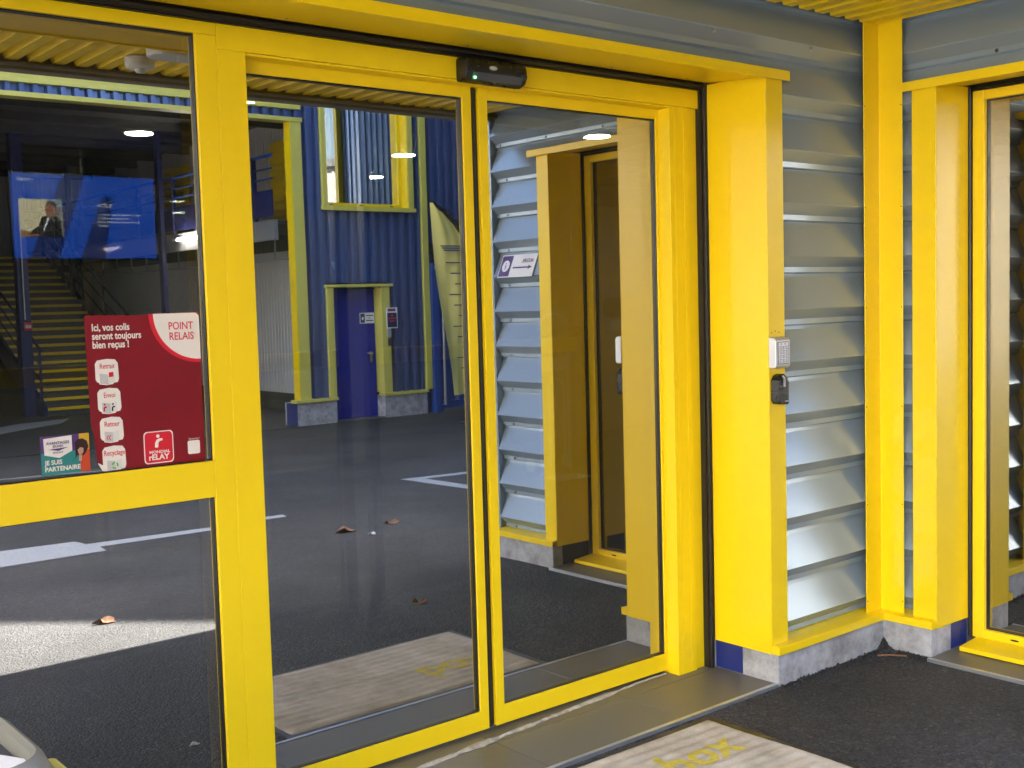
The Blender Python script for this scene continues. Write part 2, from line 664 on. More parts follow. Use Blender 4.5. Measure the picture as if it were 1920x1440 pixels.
o = ground_paint('painted_arrow', [(-2.75, -4.13), (-1.551, -4.12), (-1.53, -4.30), (-0.12, -4.20), (-0.09, -4.31), (-1.56, -4.47),
                                   (-1.578, -4.648), (-2.62, -4.80)])
o['label'] = 'worn white arrow painted on the asphalt'
o = ground_paint('painted_line', [(1.60, -5.203), (2.302, -5.094), (3.6, -4.89), (3.6, -4.77), (2.207, -4.975), (1.76, -5.045)])
o = ground_paint('painted_line', [(1.60, -5.203), (1.76, -5.040), (1.73, -4.351), (1.95, -3.9), (1.82, -3.86), (1.592, -4.172)])
o = ground_paint('painted_line', [(-1.6, -9.30), (0.3, -8.76), (0.3, -8.70), (-1.6, -9.24)])

# granules of loose asphalt piled along the plinth and in the corner
m = M()
rg = random.Random(3)


def chip(mm, x, y, z, s):
    q = [Vector((rg.uniform(-1, 1), rg.uniform(-1, 1), rg.uniform(-1, 1))).normalized() * s * rg.uniform(0.6, 1.1) for _ in range(4)]
    t = [Vector((1, 0, -.5)), Vector((-.6, .8, -.5)), Vector((-.6, -.8, -.5)), Vector((0, 0, .9))]
    mm.add([(x + (a.x * s + b.x * .5), y + (a.y * s + b.y * .5), z + (a.z * s + b.z * .4)) for a, b in zip(t, q)],
           [(0, 1, 2), (0, 1, 3), (1, 2, 3), (2, 0, 3)])


for i in range(620):
    if i % 2:
        x, y = rg.uniform(-0.73, -0.03), -0.024 - abs(rg.gauss(0, 0.022))
    else:
        x, y = -0.024 - abs(rg.gauss(0, 0.022)), rg.uniform(-0.25, -0.03)
    chip(m, x, y, -0.010 + rg.uniform(0, 0.006), rg.uniform(0.003, 0.007))
for i in range(420):
    a, d = rg.uniform(R(180), R(270)), abs(rg.gauss(0, 0.045))
    x, y = -0.026 + d * math.cos(a), -0.026 + d * math.sin(a)
    chip(m, x, y, -0.010 + max(0, 0.05 - d) * rg.uniform(0.2, 0.9), rg.uniform(0.004, 0.009))
for i in range(160):
    x, y = -1.3 + 1.25 * rg.random(), -0.05 - 1.1 * rg.random()
    if not (x < -1.17 and y > -0.75):
        chip(m, x, y, -0.010, rg.uniform(0.002, 0.004))
tag(obj('loose_grit', m, 'asphalt'), 'loose black asphalt grit heaped in the corner of the plinths', 'grit', kind='stuff')

# ================================================================== OUR BUILDING: facade with the sliding doors and side wall
MOD = 0.2033
RZ = 2.252                                   # height of the ridge just under the hoods
DEP = 0.056


def course_profile():
    # (outward offset, height) from ridge downwards; 0 = ridge plane
    return [(DEP - .004, -0.0815 + MOD), (0.0, 0.0), (0.002, -0.0035), (DEP - 0.016, -0.0415), (DEP - 0.016, -0.0615), (DEP, -0.0675),
            (DEP - .004, -0.0815)]


bld = thing('entrance_building', 'grey ribbed metal building with yellow trim around two glazed doors', 'building', (0, 0.15, 0))


def courses_A(x0, x1, zlo, zhi):
    base = None
    n = 0
    for k in range(-3, 12):
        z = RZ - k * MOD
        lo, hi = z - 0.0815, z - 0.0815 + MOD
        if hi < zlo + 0.02 or lo > zhi - 0.02:
            continue
        line = []
        pr = [(0.010 + d, z + h) for d, h in course_profile()]
        pts = []
        for i in range(len(pr) - 1):           # clip to [zlo, zhi]
            (d0, z0), (d1, z1) = pr[i], pr[i + 1]
            for t in ([0] if not pts else []) + [1]:
                pts.append((d0 + (d1 - d0) * t, z0 + (z1 - z0) * t))
        c = []
        for i, (d, zz) in enumerate(pts):
            if i:
                d0, z0 = pts[i - 1]
                for lim in (zhi, zlo):
                    if (z0 - lim) * (zz - lim) < 0:
                        t = (z0 - lim) / (z0 - zz)
                        c.append((d0 + (d - d0) * t, lim))
            if zlo - 1e-6 <= zz <= zhi + 1e-6:
                c.append((d, zz))
        if len(c) < 2:
            continue
        full = zlo < lo and hi < zhi
        if full and base is not None:
            copy(base[0], (0, 0, z - base[1]), bld)
        else:
            mm = M().strip(c, 'x', x0, x1, lambda u, w: (0.11, w))
            o = obj('cladding_course', mm, 'grey_cladding', bld)
            if full:
                base = (o, z)
        n += 1
    return n


def courses_B(y0, y1, zlo, zhi):
    base = None
    for k in range(-3, 12):
        z = RZ - k * MOD
        lo, hi = z - 0.0815, z - 0.0815 + MOD
        if hi < zlo + 0.02 or lo > zhi - 0.02:
            continue
        pts = [(0.010 + d, z + h) for d, h in course_profile()]
        c = []
        for i, (d, zz) in enumerate(pts):
            if i:
                d0, z0 = pts[i - 1]
                for lim in (zhi, zlo):
                    if (z0 - lim) * (zz - lim) < 0:
                        t = (z0 - lim) / (z0 - zz)
                        c.append((d0 + (d - d0) * t, lim))
            if zlo - 1e-6 <= zz <= zhi + 1e-6:
                c.append((d, zz))
        if len(c) < 2:
            continue
        full = zlo < lo and hi < zhi
        if full and base is not None:
            copy(base[0], (0, 0, z - base[1]), bld)
        else:
            mm = M().strip(c, 'y', y0, y1, lambda u, w: (0.11, w))
            o = obj('cladding_course', mm, 'grey_cladding', bld)
            if full:
                base = (o, z)


courses_A(-0.70, -0.02, 0.135, 2.325)
courses_A(-6.4, -0.02, 2.325, 2.70)
courses_B(-0.20, -0.02, 0.135, 2.325)
courses_B(-1.80, -1.33, 0.135, 2.325)
courses_B(-1.80, -0.02, 2.325, 2.70)

# screws in the flanges
scr_m = M().lathe([(0.0, -0.004), (0.0045, -0.004), (0.0055, 0), (0.008, 0.001), (0.008, 0.003)], (0, 0, 0), 8, 'x')
scr0 = None
for k in range(-1, 11):
    for y in (-1.55, -1.72) if k > -1 else (-0.33, -0.75, -1.2, -1.6):
        z = RZ - k * MOD - 0.052
        if scr0 is None:
            scr0 = obj('screw', scr_m, 'black_rubber', bld)
            b0 = Vector(scr0.location)
        s_ = scr0 if (k == -1 and y == -0.33) else copy(scr0, (0, 0, 0), bld)
        s_.location = Vector((0.010 + DEP - 0.018, y, z)) - bld.location
scrA = M().lathe([(0.0, -0.004), (0.0045, -0.004), (0.0055, 0), (0.008, 0.001), (0.008, 0.003)], (0, 0, 0), 8, 'y')
sa = obj('screw', scrA, 'galvanised', bld)
sa.location = Vector((-1.15, 0.010 + DEP - 0.018, RZ + MOD - 0.052)) - bld.location
copy(sa, (0.55, 0, 0), bld)
copy(sa, (-0.9, 0, 0), bld)

# yellow trims: corner piece, jamb trims and reveals, hoods, sills
m = M()
m.ext([(-0.107, 0.0), (0.0, 0.0), (0.0, -0.107), (0.004, -0.107), (0.004, 0.004), (-0.107, 0.004)], 'z', 0.140, 2.612)
obj('corner_trim', m, 'yellow_sheet', bld, 0.0012)
nl = None
for zz in (0.20, 0.61, 1.02, 1.43, 1.84, 2.25):         # small rivets down the edges of the corner piece
    for (px_, py_, ax_) in ((-0.101, -0.0005, 'y'), (-0.0005, -0.101, 'x')):
        mm = M().lathe([(0.0, -0.0012), (0.0022, -0.0008), (0.003, 0.001)], (px_, py_, zz), 8, ax_)
        obj('rivet', mm, 'black_rubber', bld)

ZHF, ZHB = 2.296, 2.326                                  # hood soffit front / back height
# main door: right jamb, left jamb (the left one stands out of the frame)
m = M()
m.box(-0.745, -0.646, -0.002, 0.003, 0.118, 2.30)
obj('jamb_trim', m, 'yellow_sheet', bld, 0.0015)
m = M()
m.box(-0.745, -0.741, 0.0035, 0.2825, 0.113, 2.318)
obj('reveal_panel', m, 'yellow_sheet', bld, 0.001)
m = M()
m.box(-4.30, -4.20, -0.002, 0.003, 0.118, 2.30)
obj('jamb_trim', m, 'yellow_sheet', bld, 0.0015)
m = M()
m.box(-4.204, -4.200, 0.0035, 0.2825, 0.113, 2.318)
obj('reveal_panel', m, 'yellow_sheet', bld, 0.001)
m = M()
m.ext([(-0.030, 2.330), (-0.030, 2.294), (-0.022, 2.294), (-0.020, 2.300), (0.285, ZHB), (0.285, ZHB + 0.004), (-0.010, 2.3345)],
      'x', -4.36, -0.634)
obj('hood_flashing', m, 'yellow_sheet', bld, 0.0012)
for xx in (-3.4, -2.6, -1.95, -1.30, -0.9):              # rivets under the hood
    mm = M().lathe([(0.0, -0.002), (0.003, -0.001), (0.004, 0.002)], (xx, 0.245, 2.322), 8, 'z')
    obj('rivet', mm, 'galvanised', bld)
# side door hood, trims and reveals
m = M()
m.box(-0.002, 0.003, -0.256, -0.151, 0.118, 2.30)
obj('jamb_trim', m, 'yellow_sheet', bld, 0.0015)
m = M()
m.box(0.0035, 0.246, -0.256, -0.252, 0.113, 2.318)
obj('reveal_panel', m, 'yellow_sheet', bld, 0.001)
m = M()
m.box(-0.002, 0.003, -1.380, -1.285, 0.118, 2.30)
obj('jamb_trim', m, 'yellow_sheet', bld, 0.0015)
m = M()
m.box(0.0035, 0.246, -1.289, -1.285, 0.113, 2.318)
obj('reveal_panel', m, 'yellow_sheet', bld, 0.001)
m = M()
m.ext([(-0.030, 2.330), (-0.030, 2.294), (-0.022, 2.294), (-0.020, 2.300), (0.250, ZHB), (0.250, ZHB + 0.004), (-0.010, 2.3345)],
      'y', -1.43, -0.125)
obj('hood_flashing', m, 'yellow_sheet', bld, 0.0012)


def sill_prof():
    return [(0.11, 0.158), (-0.035, 0.147), (-0.037, 0.145), (-0.037, 0.116), (-0.033, 0.116), (-0.033, 0.140), (0.11, 0.150)]


m = M()
pr = sill_prof()
n = len(pr)
m.box(-0.7455, -0.7408, -0.037, -0.0025, 0.116, 0.147)
va = [(-0.7405, u, w) for u, w in pr] + [(u, u, w) for u, w in pr]
m.add(va, [(i, (i + 1) % n, n + (i + 1) % n, n + i) for i in range(n)] + [tuple(range(n))])
obj('sill_flashing', m, 'yellow_sheet', bld)
m = M()
m.box(-0.037, -0.0025, -0.2565, -0.2518, 0.116, 0.147)
va = [(u, -0.2515, w) for u, w in pr] + [(u, u, w) for u, w in pr]
m.add(va, [(i, (i + 1) % n, n + (i + 1) % n, n + i) for i in range(n)] + [tuple(range(n))])
obj('sill_flashing', m, 'yellow_sheet', bld)
m = M()
m.ext(pr, 'y', -1.835, -1.287)
obj('sill_flashing', m, 'yellow_sheet', bld)
# end return of the side wall
m = M().box(0.012, 0.30, -1.828, -1.802, 0.147, 2.62)
obj('end_trim', m, 'grey_cladding', bld, 0.002)

# concrete plinths
m = M().ext([(-0.733, -0.0215), (-0.0215, -0.0215), (-0.0215, -0.2445), (0.30, -0.2445), (0.30, 0.30), (-0.733, 0.30)], 'z', -0.15, 0.113)
obj('concrete_plinth', m, 'concrete', bld, 0.004)
m = M().ext([(-0.0215, -1.30), (-0.0215, -1.825), (0.30, -1.825), (0.30, -1.30)], 'z', -0.15, 0.113)
obj('concrete_plinth', m, 'concrete', bld, 0.004)
m = M().box(-6.4, -4.21, -0.0215, 0.30, -0.15, 0.113)
obj('concrete_plinth', m, 'concrete', bld, 0.004)
# blue painted ends of the plinths
m = M().box(-0.7350, -0.733, 0.152, 0.287, 0.001, 0.1125)
obj('painted_patch', m, 'blue_paint', bld)
m = M().box(0.128, 0.252, -0.2463, -0.2445, 0.001, 0.1125)
obj('painted_patch', m, 'blue_paint', bld)
m = M().box(0.05, 0.252, -1.30, -1.298, 0.001, 0.1125)
obj('painted_patch', m, 'navy_steel', bld)
# upper storey above the canopy and body of the building behind the skins
m = M()
x = -14.0
prof = []
while x < 5.0:
    prof += [(x, -0.02), (x + 0.10, -0.02), (x + 0.12, -0.055), (x + 0.17, -0.055), (x + 0.19, -0.02)]
    x += 0.2
prof += [(5.0, -0.02), (5.0, 0.10), (-14.0, 0.10)]
m.ext(prof, 'z', 2.74, 8.4)
obj('upper_cladding', m, 'blue_cladding', bld)
m = M().box(-14.05, 5.05, -0.09, 0.14, 8.4, 8.58)
obj('roof_trim', m, 'yellow_sheet', bld)
m = M().box(-14.0, 5.0, 0.10, 10.0, 2.78, 8.3)
obj('upper_core', m, 'room_wall', bld)
m = M().box(0.11, 6.3, -1.80, -0.01, 2.62, 2.68)
obj('side_roof', m, 'beam_paint', bld)
for xx in (-9.5, -6.0, -2.5, 1.0):
    w = M().box(xx, xx + 1.3, -0.075, -0.056, 4.6, 6.6)
    o = obj('window', w, 'mirror_glass', bld)
    f = M().box(xx - 0.1, xx, -0.16, -0.02, 4.5, 6.7).box(xx + 1.3, xx + 1.4, -0.16, -0.02, 4.5, 6.7)
    f.box(xx - 0.1, xx + 1.4, -0.17, -0.021, 6.6, 6.7).box(xx - 0.1, xx + 1.4, -0.18, -0.021, 4.4, 4.5)
    obj('window_frame', f, 'yellow_sheet', o)

# threshold slabs of big tiles with an aluminium edge
tA = None
for i, (x0, x1) in enumerate([(-4.2, -3.1565), (-3.1535, -2.5265), (-2.5235, -1.8965), (-1.8935, -1.2665), (-1.2635, -0.735)]):
    m = M().box(x0, x1, -0.013, 0.2745, -0.05, 0.0)
    obj('floor_tile', m, 'tile', bld, 0.001)
    m = M().box(x0, x1, 0.2775, 0.56, -0.05, 0.0)
    obj('floor_tile', m, 'tile', bld, 0.001)
m = M().box(-4.2, -0.735, -0.0215, -0.0145, -0.05, 0.0025).box(-4.2, -0.735, -0.0145, -0.006, 0.0008, 0.0025)
obj('edge_strip', m, 'aluminium', bld, 0.0008)
m = M().box(-4.2, -0.735, -0.0135, 0.56, -0.05, -0.003)
obj('tile_bed', m, 'concrete', bld)
for y0, y1 in ((-1.297, -0.80), (-0.797, -0.247)):
    m = M().box(-0.052, 0.40, y0, y1, -0.05, 0.0)
    obj('floor_tile', m, 'tile', bld, 0.001)
m = M().box(-0.060, -0.0535, -1.297, -0.247, -0.05, 0.0025).box(-0.0535, -0.045, -1.297, -0.247, 0.0008, 0.0025)
obj('edge_strip', m, 'aluminium', bld, 0.0008)
# dirty sealant line in the slab in front of the leaves
m = M()
pts = []
N = 130
for i in range(N + 1):
    t = i / N
    x = -4.1 + 3.15 * t
    yb = 0.291 + (x + 2.042) * 0.079
    yb = min(0.366, max(0.2, yb))
    w0 = (0.005 + 0.013 * abs(math.sin(i * 0.37) * math.sin(i * 0.113 + 1)) + 0.008 * rg.random()) * (1.0 if x < -1.25 else 0.5)
    pts.append((x, yb - w0, yb + w0, 0.002 + 0.005 * rg.random()))
for i in range(N):
    a, b = pts[i], pts[i + 1]
    m.add([(a[0], a[1], 0.0004), (a[0], (a[1] + a[2]) / 2, a[3]), (a[0], a[2], 0.0004),
           (b[0], b[1], 0.0004), (b[0], (b[1] + b[2]) / 2, b[3]), (b[0], b[2], 0.0004)], [(0, 1, 4, 3), (1, 2, 5, 4)])
obj('sealant_joint', m, 'dirty_seal', bld)

# ================================================================== CANOPY
can = thing('canopy', 'yellow corrugated canopy with a brown grey edge beam over the doors', 'canopy', (-3, -0.8, 2.5))
z0 = 2.586


def soffit_sheet(x0, nr):
    line = []
    for i in range(nr):
        a = x0 + 0.1 * i
        line += [(a, z0), (a + 0.052, z0), (a + 0.064, z0 + 0.026), (a + 0.088, z0 + 0.026)]
    line.append((x0 + 0.1 * nr, z0))
    prof = line + [(x0 + 0.1 * nr, z0 + 0.04), (x0, z0 + 0.04)]
    return M().ext(prof, 'y', -1.80, 0.012)


sh = obj('soffit_sheet', soffit_sheet(-1.015, 10), 'yellow_soffit', can)
for k in range(1, 6):
    copy(sh, (-1.0 * k, 0, 0), can)
m = M().box(-6.4, 0.10, -1.815, -1.8005, 2.548, 2.70).box(-6.4, 0.10, -1.88, -1.8155, 2.548, 2.560).box(-6.4, 0.10, -1.88, -1.8155, 2.67, 2.70)
m.tube([(-6.4, -1.792, 2.572), (0.10, -1.792, 2.572)], 0.011, 10)
obj('edge_beam', m, 'beam_paint', can, 0.002)
m = M().box(-6.4, 0.10, -1.80, 0.09, 2.628, 2.70)
obj('roof_deck', m, 'beam_paint', can)
m = M().box(-6.42, -6.401, -1.88, 0.09, 2.548, 2.70)
obj('end_beam', m, 'beam_paint', can)

det = thing('presence_detector', 'round white presence detector under the yellow corrugated canopy', 'detector', (-2.255, -1.47, 2.51))
m = M().lathe([(0.046, 0.0), (0.058, 0.006), (0.063, 0.016), (0.064, 0.046), (0.050, 0.0505)], (-2.255, -1.47, 2.535), 24)
obj('housing', m, 'white_plastic', det, smooth=True)
m = M().lathe([(0.004, -0.018), (0.016, -0.015), (0.024, -0.006), (0.026, 0.0)], (-2.255, -1.47, 2.5348), 18)
obj('lens', m, 'white_plastic', det, smooth=True)
lamp_t = thing('canopy_lamp', 'long white plastic lamp fixed under the yellow canopy', 'lamp', (-1.96, -1.2, 2.53))
m = M().ext(rounded(-2.33, -1.60, -1.27, -1.12, 0.06), 'z', 2.535, 2.581)
obj('diffuser', m, 'white_plastic', lamp_t, 0.012, seg=3)
m = M().box(-2.25, -1.68, -1.24, -1.15, 2.5815, 2.586)
obj('base_plate', m, 'galvanised', lamp_t)

# ================================================================== SLIDING DOOR
G = 0.3886                                   # leaf glass plane
GS = 0.335                                   # sidelight glass plane
door = thing('sliding_door', 'yellow framed automatic sliding door with two mirror-like glass leaves', 'door', (-1.8, 0.36, 0))


def pane(name, x0, x1, z0, z1, parent, y=G):
    mm = M()
    mm.box(x0, x1, y, y + 0.006, z0, z1, 1)
    mm.f = [f for f in mm.f]
    o_ = obj(name, mm, ['solar_glass', 'clear_glass'], parent)
    for p in o_.data.polygons:
        if p.normal.y < -0.9:
            p.material_index = 0
    return o_


def leaf(x0, x1, g0, g1, seal_right):
    root = obj('door_leaf', M().box(x0, g0, 0.370, 0.412, 0.012, 2.224), 'yellow_frame', door, 0.0012)
    root.name = 'leaf_stile'
    obj('leaf_stile', M().box(g1, x1, 0.370, 0.412, 0.012, 2.224), 'yellow_frame', door, 0.0012)
    obj('leaf_rail', M().box(g0 + .0003, g1 - .0003, 0.3705, 0.4115, 0.012, 0.079), 'yellow_frame', door, 0.0012)
    obj('leaf_rail', M().box(g0 + .0003, g1 - .0003, 0.3705, 0.4115, 2.183, 2.224), 'yellow_frame', door, 0.0012)
    pane('glass_pane', g0 - 0.004, g1 + 0.004, 0.075, 2.187, door)
    # thin black glazing gasket round the pane
    b = M()
    b.box(g0, g0 + 0.003, 0.377, 0.388, 0.079, 2.183).box(g1 - 0.003, g1, 0.377, 0.388, 0.079, 2.183)
    b.box(g0 + .003, g1 - .003, 0.377, 0.388, 0.079, 0.082).box(g0 + .003, g1 - .003, 0.377, 0.388, 2.180, 2.183)
    obj('glazing_gasket', b, 'black_rubber', door)


leaf(-2.72, -1.845, -2.677, -1.882, True)
leaf(-1.812, -0.915, -1.775, -0.944, False)
m = M().box(-1.845, -1.8295, 0.378, 0.408, 0.015, 2.222)
m.tube([(-1.8345, 0.377, 0.015), (-1.8345, 0.377, 2.222)], 0.006, 8)
obj('closing_seal', m, 'black_rubber', door, smooth=True)
m = M().box(-1.8285, -1.812, 0.386, 0.408, 0.015, 2.222)
m.tube([(-1.820, 0.387, 0.015), (-1.820, 0.387, 2.222)], 0.005, 8)
obj('closing_seal', m, 'black_rubber', door, smooth=True)
m = M().box(-1.905, -1.775, 0.369, 0.3700, 2.2255, 2.226)
# fixed frame: header, jambs, sidelight
m = M().box(-2.7895, -0.765, 0.3095, 0.43, 2.228, 2.298)
obj('header', m, 'yellow_frame', door, 0.0012)
m = M().box(-2.7015, -0.931, 0.318, 0.43, 2.2205, 2.2275)
obj('header_lip', m, 'yellow_frame', door, 0.001)
m = M().box(-0.9305, -0.823, 0.3116, 0.43, 0.0, 2.2275)
obj('frame_jamb', m, 'yellow_frame', door, 0.0012)
m = M().box(-0.8225, -0.768, 0.322, 0.43, 0.0, 2.2275)
obj('frame_jamb', m, 'yellow_frame', door, 0.0012)
m = M().box(-0.903, -0.9005, 0.3102, 0.3116, 0.002, 2.226).box(-0.852, -0.850, 0.3106, 0.3116, 0.002, 2.226)
obj('jamb_groove', m, 'yellow_sheet', door)
m = M().box(-2.790, -2.702, 0.310, 0.43, 0.0, 2.2275)
obj('frame_jamb', m, 'yellow_frame', door, 0.0012)
m = M().box(-4.2, -2.7905, 0.310, 0.43, 2.264, 2.298)
obj('frame_head', m, 'yellow_frame', door, 0.0012)
m = M().box(-2.853, -2.7905, 0.311, 0.43, 0.0, 2.2635)
obj('frame_mullion', m, 'yellow_frame', door, 0.0012)
m = M().box(-4.2, -4.14, 0.311, 0.43, 0.0, 2.2635)
obj('frame_mullion', m, 'yellow_frame', door, 0.0012)
m = M().box(-4.1395, -2.8535, 0.3115, 0.43, 0.967, 1.071)
obj('transom', m, 'yellow_frame', door, 0.0012)
m = M().box(-4.1395, -2.8535, 0.3115, 0.43, 0.0, 0.075)
obj('transom', m, 'yellow_frame', door, 0.0012)
pane('glass_pane', -4.15, -2.848, 1.066, 2.27, door, GS)
pane('glass_pane', -4.15, -2.848, 0.07, 0.972, door, GS)
for (za, zb) in ((1.071, 2.2635), (0.075, 0.967)):
    b = M().box(-2.856, -2.8533, 0.322, 0.3342, za, zb).box(-4.139, -2.8563, 0.322, 0.3342, za, za + 0.003)
    b.box(-4.139, -2.8563, 0.322, 0.3342, zb - 0.003, zb)
    obj('glazing_gasket', b, 'black_rubber', door)
# black compression seal between frame and reveal
m = M()
m.tube([(-0.756, 0.292, 0.0), (-0.756, 0.292, 2.312), (-4.19, 0.292, 2.312)], 0.010, 8)
obj('frame_seal', m, 'black_rubber', door, smooth=True)
m = M().box(-0.768, -0.745, 0.296, 0.45, 0.0, 2.298)
m.box(-4.2, -0.745, 0.300, 0.45, 2.2985, 2.40)
m.box(-4.2, -0.745, 0.40, 0.45, 2.2285, 2.2975)
obj('seal_backing', m, 'black_rubber', door)

# presence radar above the leaves
rad = thing('door_sensor', 'black motion sensor box above the meeting point of the sliding leaves', 'sensor', (-1.82, 0.28, 2.21))
m = M()
m.ext([(0.3095, 2.292), (0.268, 2.292), (0.252, 2.280), (0.248, 2.246), (0.262, 2.222), (0.290, 2.214), (0.3095, 2.216)], 'x', -1.953, -1.692)
obj('housing', m, 'black_plastic', rad, 0.008, seg=3)
m = M().ext([(0.2465, 2.243), (0.2605, 2.2205), (0.262, 2.2205), (0.252, 2.243)], 'x', -1.925, -1.715)
obj('lens_window', m, 'bin_dark', rad)
m = M().lathe([(0.0, -0.0012), (0.0028, -0.001), (0.003, 0.002)], (-1.915, 0.2535, 2.2265), 8, 'y')
obj('status_light', m, 'led', rad)
m = M().ext([(-1.842 + 0.017 * math.cos(a * math.pi / 8), 2.262 + 0.0075 * math.sin(a * math.pi / 8)) for a in range(16)], 'y', 0.2478, 0.2492)
obj('badge', m, 'aluminium', rad)
m = M().box(-1.853, -1.831, 0.2472, 0.2480, 2.2595, 2.2645)
obj('badge_band', m, 'white_paper', rad)

# ================================================================== SIDE DOOR (in the side wall)
sd = thing('side_door', 'yellow framed glazed door in the side wall beside the keypad corner', 'door', (0.3, -0.77, 0))
FX = 0.262
m = M().box(FX, 0.34, -0.317, -0.2665, 0.0305, 2.300)
obj('frame_jamb', m, 'yellow_frame', sd, 0.002)
m = M().box(FX, 0.34, -1.275, -1.2245, 0.0305, 2.300)
obj('frame_jamb', m, 'yellow_frame', sd, 0.002)
m = M().box(FX + .0004, 0.34, -1.2242, -0.3173, 2.262, 2.2998)
obj('frame_head', m, 'yellow_frame', sd, 0.002)
m = M().box(FX + .0004, 0.34, -1.2242, -0.3173, 0.031, 0.068)
obj('frame_sill', m, 'yellow_frame', sd, 0.002)
m = M().ext([(0.118, 0.004), (0.118, 0.022), (0.2615, 0.034), (0.2615, 0.004)], 'y', -1.276, -0.288)
obj('sill_plate', m, 'yellow_sheet', sd, 0.0015)
for yy in (-0.45, -0.78, -1.10):
    m = M().ext([(yy + 0.020 * math.cos(a) if abs(math.cos(a)) > 1e-6 else yy, 0.049 + 0.004 * math.sin(a)) for a in [k * math.pi / 6 for k in range(12)]], 'x', FX - 0.0008, FX + 0.001)
    obj('drain_slot', m, 'black_plastic', sd)
mm = M().box(0.296, 0.302, -1.229, -0.3125, 0.064, 2.266, 1)
sp = obj('glass_pane', mm, ['solar_glass', 'clear_glass'], sd)
for p in sp.data.polygons:
    if p.normal.x < -0.9:
        p.material_index = 0
b = M().box(0.283, 0.2955, -0.3205, -0.3175, 0.068, 2.262).box(0.283, 0.2955, -1.224, -1.221, 0.068, 2.262)
b.box(0.283, 0.2955, -1.2205, -0.321, 0.068, 0.071).box(0.283, 0.2955, -1.2205, -0.321, 2.259, 2.262)
obj('glazing_gasket', b, 'black_rubber', sd)
m = M()
m.tube([(0.254, -0.262, 0.034), (0.254, -0.262, 2.313), (0.254, -1.279, 2.313), (0.254, -1.279, 0.034)], 0.0075, 8)
obj('frame_seal', m, 'black_rubber', sd, smooth=True)
m = M().box(0.247, 0.262, -0.256, -0.2635, 0.03, 2.33).box(0.262, 0.36, -0.2662, -0.245, 0.03, 2.36)
m.box(0.262, 0.36, -1.30, -1.2755, 0.03, 2.36).box(0.262, 0.36, -1.2755, -0.2665, 2.3005, 2.36).box(0.25, 0.262, -1.2885, -1.2755, 0.03, 2.33)
obj('seal_backing', m, 'black_rubber', sd)

# ================================================================== KEYPAD AND LOCK BOX ON THE TRIM
kp = thing('keypad', 'silver metal access keypad fixed on the yellow jamb trim', 'keypad', (-0.70, -0.02, 1.22))
m = M().ext([(-0.003, 1.218), (-0.030, 1.218), (-0.038, 1.226), (-0.038, 1.322), (-0.030, 1.333), (-0.003, 1.336)], 'x', -0.748, -0.662)
obj('housing', m, 'keypad_metal', kp, 0.003)
m = M().box(-0.738, -0.672, -0.0395, -0.0385, 1.233, 1.318)
obj('key_plate', m, 'bin_dark', kp)
m = M().box(-0.735, -0.675, -0.0402, -0.0396, 1.236, 1.315)
obj('face_plate', m, 'key_cap', kp)
for r in range(4):
    for c in range(3):
        x, z = -0.7285 + c * 0.0185, 1.2395 + r * 0.0165
        mm = M().box(x, x + 0.0145, -0.0412, -0.0403, z, z + 0.0125)
        ko = obj('key', mm, 'bin_dark', kp)
        mm = M().box(x + 0.0015, x + 0.013, -0.0424, -0.0413, z + 0.0015, z + 0.011)
        obj('key_cap', mm, 'key_cap', ko)
        text('key_digit', {(3, 0): '1', (3, 1): '2', (3, 2): '3', (2, 0): '4', (2, 1): '5', (2, 2): '6', (1, 0): '7', (1, 1): '8', (1, 2): '9',
                           (0, 0): '*', (0, 1): '0', (0, 2): '#'}[(r, c)], 0.009, 'print_navy', ko,
             (x + 0.0072, -0.0426, z + 0.003), (1, 0, 0), (0, 0, 1), 'CENTER', depth=0.0001)
for c in range(2):
    mm = M().lathe([(0.0, -0.0006), (0.0028, -0.0004), (0.003, 0.001)], (-0.719 + c * 0.024, -0.0405, 1.309), 8, 'y')
    obj('indicator', mm, 'print_navy', kp)
kb = thing('key_reader', 'black rounded badge reader with chrome stripe under the keypad', 'reader', (-0.70, -0.02, 1.08))
m = M()
m.ext([(-0.738, 1.094), (-0.730, 1.082), (-0.684, 1.078), (-0.678, 1.084), (-0.678, 1.165), (-0.688, 1.186), (-0.706, 1.197), (-0.726, 1.190), (-0.738, 1.172)],
      'y', -0.044, -0.003)
obj('housing', m, 'black_plastic', kb, 0.006, seg=3)
m = M()
m.tube([(-0.722, -0.046, 1.190), (-0.714, -0.0475, 1.180), (-0.711, -0.0475, 1.166), (-0.711, -0.0475, 1.148)], [0.003, 0.0045, 0.0045, 0.004], 8)
obj('chrome_stripe', m, 'aluminium', kb, smooth=True)
m = M().box(-0.7035, -0.685, -0.0447, -0.0441, 1.090, 1.0945)
obj('badge', m, 'print_grey', kb)
for (x, z) in ((-0.727, 1.352), (-0.705, 1.358), (-0.683, 1.352)):
    mm = M().lathe([(0.0, -0.0006), (0.0022, -0.0004), (0.0024, 0.001)], (x, -0.0026, z), 8, 'y')
    obj('plug_hole', mm, 'black_rubber', bld)

# ================================================================== POSTER AND STICKER ON THE GLASS
PX, PZ, PW, PH = -3.192, 1.073, 0.322, 0.420
PY = GS - 0.0012
pos = thing('poster', 'large dark red parcel pickup poster on the left glass pane', 'poster', (PX + PW / 2, PY, PZ))


def pxy(u, v):                     # u, v from 0..1 (v downwards)
    return PX + u * PW, PZ + (1 - v) * PH


def pshape(name, uv, material, layer, parent=pos):
    pts = [pxy(u, v) for u, v in uv]
    mm = M().ext(pts, 'y', PY - 0.0003 - 0.0003 * layer, PY - 0.0003 * layer)
    return obj(name, mm, material, parent)


